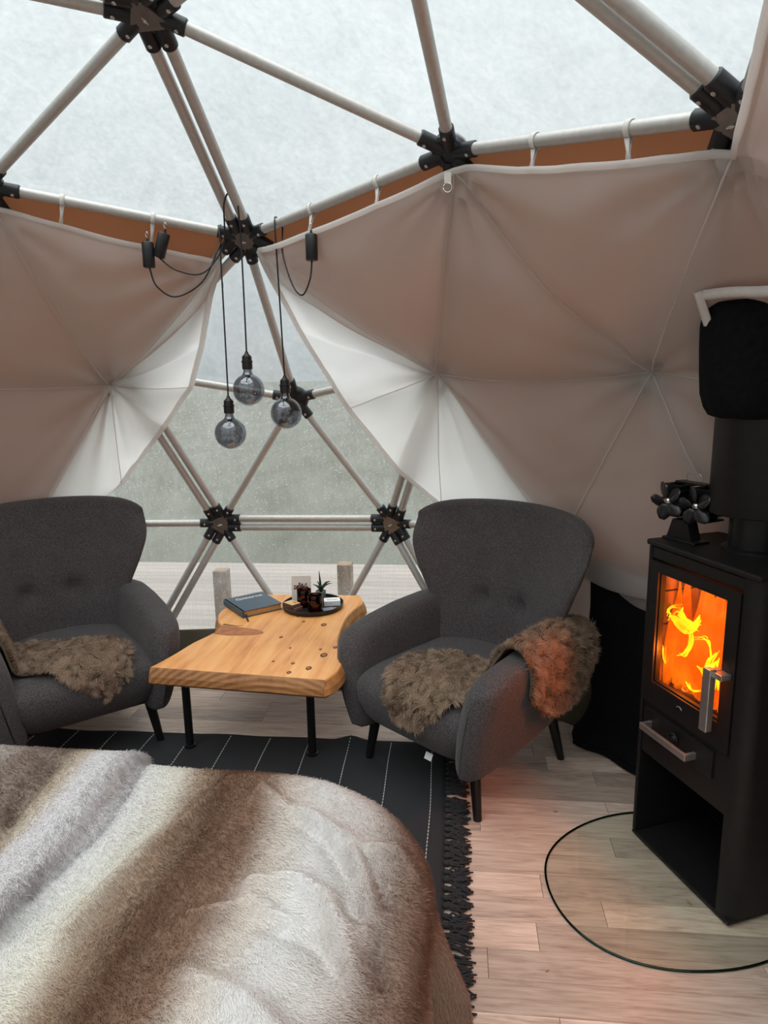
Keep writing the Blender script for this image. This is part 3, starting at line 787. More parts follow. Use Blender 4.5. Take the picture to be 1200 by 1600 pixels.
cb = band_col(P2[:, 0], yrel, nn)
gl = (np.arange(nxg-1)[:, None] * nyg + np.arange(nyg-1)[None]).ravel()
loops = np.stack([gl, gl + 1, gl + nyg + 1, gl + nyg], 1)[:, ::-1].ravel(); nf = len(gl)
me = pos_mesh('fur_blanket', G.reshape(-1, 3), loops, np.arange(nf)*4, np.full(nf, 4), np.concatenate([cb * .9, np.ones((len(cb), 1))], 1), 'fur')
blanket = link('fur_blanket', me); tag(blanket, 'thick faux fur blanket in cream and brown stripes spread over the bed', 'blanket')
NH = 270000
camx = np.array([-1.276, -1.018, 1.677])
mask = (PX[:-1, :-1] > -.75).astype(float)
wdist = 1.0 / np.maximum(np.linalg.norm(G[:-1, :-1] - camx, axis=2), .8) ** 1.2
p, n, fi, fj = sample_surface(G, NH, mask * wdist)
n = -n if n[:, 2].mean() < 0 else n
uvx = px_[0] + fi / (nxg-1) * (px_[-1] - px_[0]); uvy = py_[0] + fj / (nyg-1) * (py_[-1] - py_[0])
yr = uvy - .06 * (uvx + .1)
k1 = nz(p, 6.0, 1); k2_ = nz(p, 6.0, 9); k3 = nz(p, 28.0, 4); k4 = nz(p, 28.0, 14)
flow = np.stack([-.55 + .5*k1 + .22*k3, -.65 + .6*k2_ + .22*k4, np.zeros(NH)], 1)
hangw = np.clip((.5 - p[:, 2]) / .1, 0, 1)[:, None]; flow = flow * (1 - hangw) + np.array([0, 0, -1.0]) * hangw
jit = rng.normal(size=(NH, 3)) * .13
d1 = n * .55 + flow * .7 + jit; d1 /= np.linalg.norm(d1, axis=1)[:, None]
d2 = n * .16 + flow * 1.0 + jit * 1.2; d2 /= np.linalg.norm(d2, axis=1)[:, None]
near_seam = np.exp(-((yr + .0) / .03) ** 2)
ln = (.009 + .007 * rng.random(NH)) * (1 + 1.0 * near_seam)
c = band_col(uvx, yr, nz(p, 2.2, 5))
dark = rng.random(NH)
brown = np.clip((.60 - c[:, 0]) / .3, 0, 1)
tipf = np.where(rng.random(NH) < .35 * brown, .55, 1.12) * (.90 + .2 * rng.random(NH))
tipf *= np.where((near_seam > .35) & (rng.random(NH) < .35), .35, 1)
ct = np.clip(c * tipf[:, None], 0, .9); cr_ = np.clip(c * (.90 + .1 * rng.random(NH))[:, None], 0, .92)
fm = hair_mesh('pile', p, n, d1, d2, ln,   .0010 + .0006 * rng.random(NH), ct, cr_)
fo = link('pile', fm, blanket); fo['kind'] = 'stuff'

# ================================================================== RUG
rug = empty('rug', (.55, -.02, 0), FA, label='charcoal woven rug with thin white stitched lines and fringe', cat='rug')
X0, X1, Y0, Y1 = -1.25, 1.00, -.865, 1.35
nx_, ny_ = 90, 90
def rug_z(x, y):
    e = max(0, (x - .80) / .2)
    return .008 + .010 * max(0, noise.noise((x*3, y*3.2, 5))) * (.25 + e) + .022 * math.exp(-((y + .42 + .5*(X1 - x)) / .05) ** 2) * math.exp(-((X1 - x) / .14) ** 2)
xs = np.linspace(X0, X1, nx_); ys = np.linspace(Y0, Y1, ny_)
top_ = [[Vector((x + (.012*noise.noise((y*4, 1, 2)) if x == xs[-1] else 0), y, rug_z(x, y))) for y in ys] for x in xs]
g = MB(); g.grid(top_); w_ = g.build('weave', 'rug_weave', rug)
md = w_.modifiers.new('thick', 'SOLIDIFY'); md.thickness = .007; md.offset = 1
for yl in np.arange(-.80, 1.2, .190):
    g = MB(); x = X1 - .02
    while x > -.25:
        L = .012
        pts = [Vector((xx, yl + .003*math.sin(xx*9), rug_z(xx, yl) + .0018)) for xx in (x, x - L)]
        g.box(0, L, -.0016, .0016, -.001, .0012, 0, basis(pts[1], (0, 0, 1), pts[0] - pts[1])); x -= .02
    g.build('stitch_line', 'stitch', rug, smooth=False)
tas = []
for v in range(5):
    rv = random.Random(40 + v); g = MB()
    g.sell((0, -.012, .010), (.011, .013, .008), .8, .8, 8, 6)
    for s in range(13):
        a = rv.uniform(-.55, .55); L = rv.uniform(.05, .085); ph = rv.uniform(0, 6)
        path = [(rv.uniform(-.006, .006), -.012, .010)] + [(math.sin(a)*L*q + .007*math.sin(ph + q*5), -.018 - math.cos(a)*L*q, max(.003, .012 - .007*q + .006*math.sin(ph*2 + q*4))) for q in (.25, .5, .75, 1)]
        g.tube(path, [.0036, .0038, .0036, .0034, .0025], 5)
    tas.append(g.mesh('tassel', 'rug_weave'))
x = X1 - .02; q = 0
while x > -.55:
    o = link('tassel', tas[q % 5], rug); o.location = (x, Y0 + .006, .002); o.rotation_euler = (0, 0, rr.uniform(-.25, .25)); x -= rr.uniform(.030, .046); q += 1

# ================================================================== HEARTH PLATE
hp = [(.861, -1.2), (.745, -1.207), (.635, -1.235), (.552, -1.297), (.496, -1.368), (.462, -1.47), (.456, -1.596), (.503, -1.805), (.60, -1.97), (.80, -2.08), (1.02, -2.03), (1.20, -1.85), (1.235, -1.68), (1.195, -1.52), (1.12, -1.38), (1.026, -1.292), (.945, -1.235)]
hp = hp[9:] + hp[:9]
poly = [(v.x - .85, v.y + 1.62) for v in bez([(x, y, 0) for x, y in hp + hp[:1]], 6)[:-1]][::-1]
for _ in range(60): poly = [((poly[i-1][0] + poly[i][0]*2 + poly[(i+1) % len(poly)][0]) / 4, (poly[i-1][1] + poly[i][1]*2 + poly[(i+1) % len(poly)][1]) / 4) for i in range(len(poly))]
hearth = empty('hearth_plate', (.85, -1.62, 0), label='round greenish glass hearth plate on the floor under the stove', cat='hearth plate')
g = MB(); g.prism(poly, .001, .0075); g.build('glass_sheet', 'hearth_glass', hearth, smooth=False)
g = MB(); g.tube([(x, y, .0042) for x, y in poly + poly[:1]], .0036, 8, 0, False); g.build('polished_rim', 'hearth_glass_rim', hearth)

# ================================================================== STOVE
SF = Vector((-.90113, -.43354, 0)); SD = Vector((.43354, -.90113, 0))
stove = empty('wood_stove', Vector((1.06, -1.546, .0085)) - SF * .012, math.atan2(SF.y, SF.x), label='tall black wood-burning stove with glass door and lit fire', cat='stove')
# local frame: +x along the front to the right, -y into the depth?  SD = rot(SF,+90) or -90
sgn = 1 if (Matrix.Rotation(math.pi/2, 3, 'Z') @ SF).dot(SD) > 0 else -1
W_, D_, H_ = .465, .42, 1.11
def Y(a): return sgn * a
def sbx(name, x0, x1, d0, d1, z0, z1, mat='stove_black', par=stove, b=.003, **k):
    g = MB(); g.bbox(x0, x1, min(Y(d0), Y(d1)), max(Y(d0), Y(d1)), z0, z1, b); return g.build(name, mat, par, smooth=False)
sbx('base_plate', 0, W_, 0, D_, 0, .012)
sbx('side_panel', 0, .014, .0, D_, .012, H_ - .02, b=.005)
# right side panel with rounded front corner
g = MB()
prof = [(W_ - .052, 0)] + [(W_ - .05 + .05*math.sin(a), .05 - .05*math.cos(a)) for a in np.linspace(.1, math.pi/2, 8)] + [(W_, D_), (W_ - .014, D_), (W_ - .014, .055)] + [(W_ - .05 + .036*math.sin(a), .05 - .036*math.cos(a)) for a in np.linspace(math.pi/2, .1, 8)][1:] + [(W_ - .052, .014)]
pp = [(x, Y(d)) for x, d in prof]; pp = pp if sgn > 0 else pp[::-1]
g.prism(pp, .012, H_ - .02); g.build('side_panel', 'stove_black', stove, auto=30)
sbx('back_panel', .014, W_ - .014, D_ - .012, D_, .012, H_ - .02)
sbx('top_plate', -.008, W_ + .006, -.006, D_ + .004, H_ - .02, H_, b=.006)
sbx('niche_shelf', .014, W_ - .014, .02, D_ - .012, .340, .355)
# upper body around the firebox
sbx('air_strip', .016, W_ - .055, .004, .03, H_ - .062, H_ - .024, 'stove_black')
sbx('lower_front', .016, W_ - .055, .006, .026, .340, .535)
# door with cut-out
DX0, DX1, DZ0, DZ1 = .018, W_ - .056, .540, H_ - .068
GX0, GX1, GZ0, GZ1 = .060, .360, .622, 1.010
g = MB()
for (a, b, c, d) in ((DX0, GX0, DZ0, DZ1), (GX1, DX1, DZ0, DZ1), (GX0, GX1, DZ0, GZ0), (GX0, GX1, GZ1, DZ1)):
    g.box(a, b, min(Y(-.004), Y(.028)), max(Y(-.004), Y(.028)), c, d)
door = g.build('door', 'stove_black', stove, smooth=False)
g = MB(); g.box(GX0 - .004, GX1 + .004, min(Y(.012), Y(.017)), max(Y(.012), Y(.017)), GZ0 - .004, GZ1 + .004); g.build('glass_pane', 'stove_glass', door, smooth=False)
g = MB()
for (a, b, c, d) in ((GX0, GX0+.006, GZ0, GZ1), (GX1-.006, GX1, GZ0, GZ1), (GX0, GX1, GZ0, GZ0+.006), (GX0, GX1, GZ1-.006, GZ1)): g.box(a, b, min(Y(.004), Y(.012)), max(Y(.004), Y(.012)), c, d)
g.build('glass_seal', 'black_metal', door, smooth=False)
g = MB(); g.bbox(.338, .368, min(Y(-.052), Y(-.028)), max(Y(-.052), Y(-.028)), .60, .80, .003)
g.bbox(.340, .366, min(Y(-.03), Y(-.004)), max(Y(-.03), Y(-.004)), .775, .795, .002); g.bbox(.366, .40, min(Y(-.04), Y(-.004)), max(Y(-.04), Y(-.004)), .776, .794, .002); g.build('door_handle', 'brushed_steel', door, smooth=False)
g = MB(); g.tube([(.20 + .013*math.cos(a), Y(-.0055), .585 + .010*math.sin(a)) for a in np.linspace(.3, 2.6, 10)], .0016, 5); g.build('air_mark', 'brushed_steel', door)
drw = sbx('drawer', .035, .352, -.001, .02, .428, .518, b=.002)
g = MB()
g.bbox(.062, .285, min(Y(-.045), Y(-.033)), max(Y(-.045), Y(-.033)), .455, .478, .002)
for x in (.062, .273): g.bbox(x, x + .012, min(Y(-.036), Y(0)), max(Y(-.036), Y(0)), .455, .478, .002)
g.build('drawer_handle', 'brushed_steel', drw, smooth=False)
g = MB(); g.tube([(.19 + .018*math.cos(a), Y(-.012), .478 + .018*math.sin(a)) for a in np.linspace(0, math.pi, 10)], .004, 6); g.lathe([(.012, 0), (.012, .01), (.004, .014)], 12, basis((.19, Y(-.002), .478), (0, Y(-1), 0))); g.build('air_knob', 'black_metal', drw)
# firebox of bricks: each brick its own part
fb = sbx('firebox_floor', .03, W_ - .03, .03, D_ - .03, .56, .575, 'charred_log')
for r_ in range(4):
    z0 = .578 + r_ * .118
    offs = [0, .135, .27] if r_ % 2 == 0 else [-.0675, .0675, .2025, .3375]
    for x in offs:
        a, b = max(.032, .032 + x), min(W_ - .034, .032 + x + .131)
        if b - a > .02: sbx('brick', a, b, D_ - .075, D_ - .045, z0, z0 + .114, 'brick', b=.003)
    for q in range(2):
        sbx('brick', .018, .034, .035 + q*.16, .19 + q*.16, z0, z0 + .114, 'brick', b=.003)
        sbx('brick', W_ - .060, W_ - .044, .035 + q*.16, .19 + q*.16, z0, z0 + .114, 'brick', b=.003)
sbx('baffle', .02, W_ - .045, .06, D_ - .05, 1.055, 1.068, 'brick')
# flue
PX_, PD_ = W_/2 + .004, .205
g = MB(); g.lathe([(.078, H_), (.078, H_ + .13)], 32, Matrix.Translation((PX_, Y(PD_), 0))); g.lathe([(.095, H_), (.095, H_ + .008), (.08, H_ + .012)], 32, Matrix.Translation((PX_, Y(PD_), 0))); g.build('flue_collar', 'black_metal', stove, auto=40)
g = MB(); g.lathe([(.08, H_ + .115), (.139, H_ + .118), (.142, H_ + .125), (.142, 2.35), (.10, 2.36)], 40, Matrix.Translation((PX_, Y(PD_), 0))); g.build('flue_pipe', 'stove_black', stove, auto=40)
# things inside: logs, flames, embers
RZ = Matrix.Translation(stove.location) @ Matrix.Rotation(math.atan2(SF.y, SF.x), 4, 'Z')
def slocal(x, d, z): return RZ @ Vector((x, Y(d), z))
for (a, b, r_, lab) in (((.06, .07, .598), (.36, .09, .60), .022, 'charred log lying across the front of the stove fire'), ((.08, .20, .61), (.37, .18, .615), .032, 'charred log at the back of the stove fire'), ((.12, .16, .655), (.33, .10, .645), .024, 'upper charred log resting on the stove fire')):
    A, B = slocal(*a), slocal(*b); g = MB(); pts = [A.lerp(B, q/6) - A for q in range(7)]
    g.tube(pts, [r_*(.9 + .2*rr.random()) for _ in pts], 9); o = g.build('burning_log', 'charred_log'); o.location = A; tag(o, lab, 'log')
    g = MB()
    for q in range(9):
        c_ = pts[0].lerp(pts[-1], rr.uniform(.05, .95)) + Vector((rr.uniform(-.012, .012), rr.uniform(-.012, .012), r_ * .85)); g.sell(c_, (.018, .014, .008), .8, .8, 8, 6)
    g.build('ember', 'ember', o)['kind'] = 'stuff'
fire = empty('fire', slocal(.2, .17, .58), label='orange and yellow flames behind the stove glass', cat='fire')
fl = Vector(fire.location)
def flame_tongue(x, d, z, h, wd, mat, seed, nm):
    rv = random.Random(seed); g = MB(); rings = []
    a1, a2, p1, p2 = rv.uniform(.01, .035), rv.uniform(.01, .025), rv.uniform(0, 6), rv.uniform(0, 6)
    for q in range(15):
        s = q / 14; ww = wd * (math.sin(math.pi * min(1, s*.92 + .08)) ** .8) * (1 - .55*s) + .001
        c_ = slocal(x + a1*math.sin(p1 + s*5)*s*1.5 + .02*s, d + a2*math.sin(p2 + s*4)*s, z + h*s) - fl
        rings.append([c_ + SF * (ww*math.cos(a)*(1+.25*math.sin(3*a+s*9+p1))) + SD * (ww*.5*math.sin(a)) for a in np.linspace(0, 2*math.pi, 10)[:-1]])
    g.loft(rings); g.build(nm, mat, fire)
for q, (x, d, z, h, wd) in enumerate(((.065, .055, .585, .42, .030), (.105, .065, .585, .44, .045), (.155, .075, .585, .45, .055), (.205, .075, .585, .46, .055), (.255, .075, .585, .46, .055), (.305, .075, .585, .45, .055), (.345, .07, .585, .44, .045),
        (.10, .16, .59, .45, .065), (.17, .18, .59, .46, .075), (.24, .18, .59, .46, .075), (.31, .17, .59, .45, .07), (.13, .27, .60, .45, .08), (.27, .27, .60, .45, .08))):
    flame_tongue(x, d, z, h, wd, 'flame_soft', 50 + q, 'flame')
# curled bright licks
rl = random.Random(21)
def lick(pts, r, nm='flame_tip'):
    for k in range(3):
        j = .006 + r * .5; sc = (1, .6, .45)[k]
        P = bez([slocal(p[0] - .035 + (rl.uniform(-j, j) if k else 0), p[1] - .105 + .004*k, p[2] + (rl.uniform(-j, j) * 1.6 if k else 0)) - fl for p in pts], 6); n_ = len(P)
        g = MB(); g.tube(P, [r * .8 * sc * (math.sin(math.pi * (i + .6) / (n_ + .2)) ** .7) * (.75 + .5 * rl.random()) + .0005 for i in range(n_)], 7, 0, True, .5); g.build(nm, 'flame_core', fire)
for pts, r in (([(.10, .15, .85), (.14, .14, .862), (.17, .15, .84), (.215, .14, .852), (.24, .15, .895)], .017), ([(.13, .16, .88), (.16, .15, .87), (.20, .15, .865), (.235, .15, .86)], .012),
               ([(.20, .15, .845), (.215, .14, .80), (.195, .14, .76), (.15, .15, .73)], .006), ([(.215, .15, .82), (.26, .15, .835), (.29, .15, .82), (.30, .15, .77)], .004),
               ([(.29, .14, .70), (.305, .14, .735), (.29, .15, .77), (.315, .15, .80)], .012), ([(.325, .15, .69), (.33, .14, .73), (.315, .14, .76), (.33, .15, .785)], .010), ([(.255, .14, .74), (.28, .14, .73), (.30, .14, .69)], .007),
               ([(.08, .15, .74), (.085, .15, .70), (.10, .15, .68)], .003), ([(.20, .15, .66), (.235, .14, .65), (.26, .15, .655)], .004), ([(.10, .14, .865), (.12, .14, .89), (.15, .15, .90)], .006)):
    lick(pts, r)
for (x, d, z, e) in ((.14, .034, .72, 3.4), (.27, .034, .78, 3.4), (.2, .034, .92, 2.6)):
    ld = bpy.data.lights.new('fire_light', 'POINT'); ld.energy = e; ld.color = (1, .20, .018); ld.shadow_soft_size = .012
    lo = bpy.data.objects.new('fire_light', ld); COL.objects.link(lo); lo.parent = fire; lo.location = slocal(x, d, z) - fl

# black fabric collar where the flue meets the liner, with its white bound flap
pc = slocal(PX_, PD_, 0); pc = Vector((pc.x, pc.y, 0))
g = MB(); rings = []
for z, r_ in ((1.530, .143), (1.536, .158), (1.56, .174), (1.60, .188), (1.66, .196), (1.74, .201), (1.80, .203), (1.845, .202), (1.862, .195), (1.868, .15)):
    rings.append([pc + Vector((math.cos(a) * (r_ + (.006*math.sin(a*11) + .005*math.sin(a*17+1)) * max(0, 1 - (z - 1.53) / .12)), math.sin(a) * (r_ + (.006*math.sin(a*11)) * max(0, 1 - (z - 1.53) / .12)), z)) for a in np.linspace(0, 2*math.pi, 61)[:-1]])
g.loft(rings, True, False)
collar = g.build('flue_collar_sleeve', 'black_fabric'); tag(collar, 'black fabric sleeve wrapped around the stove flue at the wall', 'sleeve')
PD3, PJ3, PV3 = PR['D'], PR['J'], PR['v5']
fn_ = (PJ3 - PD3).cross(PV3 - PD3).normalized()
if fn_.dot(PD3 - CEN) > 0: fn_ = -fn_
def onf(x, z): # point on the D-J-v5 facet, a little inside
    y = PD3.y - (fn_.x*(x - PD3.x) + fn_.z*(z - PD3.z)) / fn_.y
    return Vector((x, y, z)) + fn_ * .045
A0, A1, A2 = V3(.882, -1.579, 1.894), V3(.677, -1.703, 1.880), V3(.956, -1.653, 1.762)
g = MB(); dn = (A2 - A0).normalized(); rt = (A1 - A0).normalized()
g.grid([[p_, p_ + dn * .02 + fn_ * .008, p_ + dn * .036] for p_ in bez([A0 - rt*.0, A0.lerp(A1, .5) + V3(0, 0, .004), A1, A1 + rt * .3], 6)])
g.grid([[p_, p_ + rt * .014 + fn_ * .006, p_ + rt * .030] for p_ in bez([A0, A0.lerp(A2, .5), A2, A2 + dn * .06], 6)])
fo_ = g.build('flue_flap', 'strap_white', curR); md = fo_.modifiers.new('thick', 'SOLIDIFY'); md.thickness = .006

# ================================================================== STOVE FAN
def zrot(p, a): return Matrix.Rotation(a, 3, 'Z') @ Vector(p)
ft = slocal(.056, .088, H_); fan = empty('stove_fan', ft, math.atan2(SF.y, SF.x) + .15, label='black twin-blade heat fan standing on the stove top', cat='fan')
fy = lambda d: sgn * d
g = MB(); g.bbox(-.058, .075, min(fy(-.035), fy(.035)), max(fy(-.035), fy(.035)), 0, .008, .002); g.build('base', 'black_metal', fan, smooth=False)
g = MB(); g.loft([[Vector((sx*(.05 - .02*s), sy*(.022), .008 + .062*s)) for sx, sy in ((-1, -1), (1, -1), (1, 1), (-1, 1))] for s in (0, .4, 1)]); g.build('neck', 'black_metal', fan, smooth=False)
for cx_ in (-.056, .056):
    g = MB()
    for q in range(7):
        zz = .075 + q * .0165; ww = .050 - .004 * abs(q - 3)
        g.bbox(cx_ - ww, cx_ + ww, min(fy(.0), fy(.07)), max(fy(.0), fy(.07)), zz, zz + .006, .001)
    g.bbox(cx_ - .025, cx_ + .025, min(fy(.0), fy(.055)), max(fy(.0), fy(.055)), .07, .18, .002)
    g.build('heat_sink', 'black_metal', fan, smooth=False)
    g = MB(); g.lathe([(.012, 0), (.012, .022), (.006, .028)], 12, basis((cx_, fy(-.0), .125), (0, fy(-1), 0))); mt = g.build('motor', 'steel', fan, auto=40)
    for k in range(5):
        a = 2*math.pi*k/5 + .5 * cx_ * 20; g = MB(); rows = []
        for s in np.linspace(0, 1, 7):
            rad_ = .012 + .055*s; wdt = .010 + .034*math.sin(math.pi*min(1, s*.85+.1)); tw = .45
            rows.append([Vector((cx_ + rad_*math.cos(a) - q*wdt*math.sin(a), fy(-.024 + q*wdt*tw), .125 + rad_*math.sin(a) + q*wdt*math.cos(a))) for q in (-.5, 0, .5)])
        g.grid(rows); b_ = g.build('blade', 'fan_blade', fan); md = b_.modifiers.new('thick', 'SOLIDIFY'); md.thickness = .0012
g = MB(); g.bbox(-.06, .06, min(fy(.012), fy(.05)), max(fy(.012), fy(.05)), .186, .192, .001); g.build('top_fin', 'black_metal', fan, smooth=False)
g = MB(); g.tube(bez([(-.03, fy(.03), .192), (-.028, fy(.03), .215), (-.015, fy(.03), .222), (.02, fy(.03), .220), (.03, fy(.03), .210), (.03, fy(.03), .192)], 4), .0016, 6); g.build('carry_handle', 'steel', fan)

# ================================================================== BLACK FABRIC DRAPE on the wall behind the stove
sk = empty('black_drape', (1.40, -1.70, 0), label='black fabric drape hanging to the floor on the wall behind the stove', cat='drape')
g = MB(); rows = []
for s_ in np.linspace(0, 1, 60):
    a = math.radians(-40.2 - 37 * s_); row = []
    for q in np.linspace(0, 1, 26):
        z = .012 + .88 * q - .10 * s_ * q
        r_ = 2.215 + .035 * math.sin(q * 2.2) + .010 * math.sin(a * 55 + q * 2) * (1 - .5 * q) - .03 * math.exp(-(z / .05) ** 2) + .012 * noise.noise((s_ * 9, q * 5, 2))
        aa = a + (.016 * math.exp(-((q - .06) / .05) ** 2) - .018 * math.exp(-((q - .26) / .12) ** 2) if s_ < .2 else 0) * (1 - s_ / .2)
        row.append(Vector((r_ * math.cos(aa) - 1.40, r_ * math.sin(aa) + 1.70, z)))
    rows.append(row)
g.grid(rows); dr_ = g.build('cloth', 'black_fabric', sk); md = dr_.modifiers.new('thick', 'SOLIDIFY'); md.thickness = .006
g = MB(); g.tube([r_[0] + Vector((0, 0, .006)) for r_ in rows], .011, 7); g.build('hem', 'black_fabric', sk)

# ================================================================== ARMCHAIRS
HW = [(0, .315), (.25, .322), (.40, .330), (.52, .352), (.66, .398), (.80, .440), (.90, .456), (1, .456)]
WD = [(0, .16), (.35, .13), (.5, .14), (.7, .195), (.85, .22), (1, .205)]
def back_pt(u, v, side):
    hw = lerp_tab(v, HW); wd = lerp_tab(v, WD); au = abs(u)
    x = hw * (u * (1 - .06*(1 - au))); y0 = -.245 - .165*v + .02*math.sin(v*math.pi); y = y0 + wd * au ** 2.3
    th = (.11 - .026*v); prof = max(0, 1 - au ** 7) ** .5
    dxu = hw; dyu = wd * 2.3 * max(au, 1e-4) ** 1.3 * (1 if u >= 0 else -1); L = math.hypot(dxu, dyu); nx, ny = -dyu / L, dxu / L
    z = .26 + .788*v + (.018*(1 - au*au) - .050 * au ** 9) * v ** 3
    o = side * th * .5 * prof
    p = Vector((x + nx*o, y + ny*o, z))
    if side > 0:
        dz = z - .66; xa = abs(x) - .115; rr2 = xa*xa + dz*dz
        p.y -= .042 * math.exp(-rr2 / .0018) + .012*math.exp(-(xa/.018)**2) * math.exp(-max(0, dz)/.03) * math.exp(-max(0, -dz)/.25) * .8
        p.y += .012 * math.exp(-(x*x)/.04) * math.exp(-((z - .85)/.2)**2)
    return p
def make_chair(loc, facing, label):
    ch = empty('armchair', (loc[0], loc[1], 0), math.radians(facing - 90), label=label, cat='armchair', group='grey wing armchairs')
    # backrest with wings
    g = MB(); rings = []; NU = 36
    us = [math.sin(a) for a in np.linspace(-math.pi/2, math.pi/2, NU)]
    rows = [(v, 1.0, 0, 0) for v in np.linspace(0, 1, 34)] + [(1.0, math.cos(a), .034*math.sin(a), .012*(1 - math.cos(a))) for a in np.linspace(.25, 1.5, 6)]
    for v, k, dz, sh in rows:
        f_ = [back_pt(u, v, 1) for u in us]; b_ = [back_pt(u, v, -1) for u in reversed(us[1:-1])]
        ring = []
        mids = [(back_pt(u, v, 1) + back_pt(u, v, -1)) * .5 for u in us]
        for q, p in enumerate(f_): ring.append(mids[q] + (p - mids[q]) * k)
        for q, p in enumerate(b_): m_ = mids[len(us) - 2 - q]; ring.append(m_ + (p - m_) * k)
        ring = [Vector((p.x * (1 - sh*1.6), p.y, p.z + dz)) for p in ring]; rings.append(ring)
    g.loft(rings); bk = g.build('backrest', 'wool_fabric', ch)
    g = MB(); pp = [back_pt(-.995, v, -.2) for v in np.linspace(.30, 1, 24)]
    tp = [Vector((back_pt(u, 1, -.7).x*.985, back_pt(u, 1, -.7).y, back_pt(u, 1, -1).z + .022)) for u in np.linspace(-.985, .985, 30)]
    qq = [back_pt(.995, v, -.2) for v in np.linspace(.99, .30, 24)]
    g.tube(pp + tp + qq, .0042, 6); g.build('piping', 'wool_fabric', ch)
    for sb_ in (-1, 1):
        c_ = back_pt(sb_*.30, .508, 1); g = MB(); g.sell((sb_*.115, c_.y, .66), (.013, .007, .013), .9, .9, 14, 8); g.build('button', 'wool_fabric', ch)
    # seat
    def seat_fn(p):
        tz = (p.z - .205) / .25
        p = Vector((p.x * (.90 + .10*min(1, tz*1.3)), p.y + (.03*math.sin(math.pi*max(0, min(1, tz))) if p.y > 0 else 0) - (.05*(1 - min(1, tz*1.6)) if p.y > 0 else 0), p.z))
        if p.z > .40: p.z += .030 * max(0, 1 - (p.x/.34)**2) * max(0, 1 - (p.y/.42)**2)
        return p
    g = MB(); g.sell((0, .035, .33), (.325, .345, .125), .32, .30, 56, 24, seat_fn); g.build('seat', 'wool_fabric', ch)
    # armrests
    for s in (-1, 1):
        g = MB(); rings = []
        for q in range(30):
            t_ = q / 29; y = -.36 + .745*t_
            fr_ = max(0, (t_ - .86) / .14); k = math.sqrt(max(.0025, 1 - fr_ ** 2.6))
            bk_ = max(0, (.12 - t_) / .12); k *= math.sqrt(max(.02, 1 - .5*bk_**2))
            zt = lerp_tab(t_, [(0, .64), (.25, .660), (.5, .650), (.75, .625), (.9, .600), (1, .575)]); zb = lerp_tab(t_, [(0, .26), (.3, .225), (.7, .195), (1, .185)])
            xc_ = lerp_tab(t_, [(0, .310), (.3, .338), (.7, .345), (1, .335)]); hw_ = lerp_tab(t_, [(0, .075), (.5, .078), (1, .074)])
            zc = (zt + zb)/2; hz = (zt - zb)/2 * (k*.16 + .84); ring = []
            for a in np.linspace(0, 2*math.pi, 29)[:-1]:
                ca, sa = math.cos(a), math.sin(a); e = .50
                lx = math.copysign(abs(ca)**e, ca) * hw_ * k; lz = math.copysign(abs(sa)**.42, sa) * hz
                zz = zc + lz; rel = (zz - zb) / (zt - zb)
                wsc = .80 + .20*rel
                ring.append(Vector((s*(xc_ - .052 + .085*rel**.9 if rel > 0 else s*0 + xc_ - .052) if False else s*(xc_ - .048 + .072*max(0, rel)**.9) + lx*wsc, y + .03*math.sin(math.pi*max(0, min(1, rel))) * t_, zz)))
            rings.append(ring)
        g.loft(rings); g.build('armrest', 'wool_fabric', ch)
    # legs
    for sx in (-1, 1):
        for sy in (-1, 1):
            A = Vector((sx*.265, (.27 if sy > 0 else -.255), .245)); B = Vector((sx*.303, (.292 if sy > 0 else -.30), 0)); g = MB()
            g.tube([B, A], [.0165, .0245], 14); g.build('leg', 'leg_black', ch, auto=40)
    g = MB(); g.bbox(-.27, .27, -.28, .26, .19, .225, .01); g.build('underframe', 'leg_black', ch, smooth=False)
    return ch
chR = make_chair((1.486, -.908), 143.5, 'grey wool wing armchair facing the bed, beside the lit stove')
chL = make_chair((1.452, .930), 225, 'grey wool wing armchair beside the wooden table, away from the stove')
g = MB(); g.bbox(-.018, .018, -.001, .001, -.028, 0, .0, 0, Matrix.Translation((-.08, .315, .2)) @ Matrix.Rotation(.5, 4, 'X')); g.build('care_tag', 'white_card', chR, smooth=False)

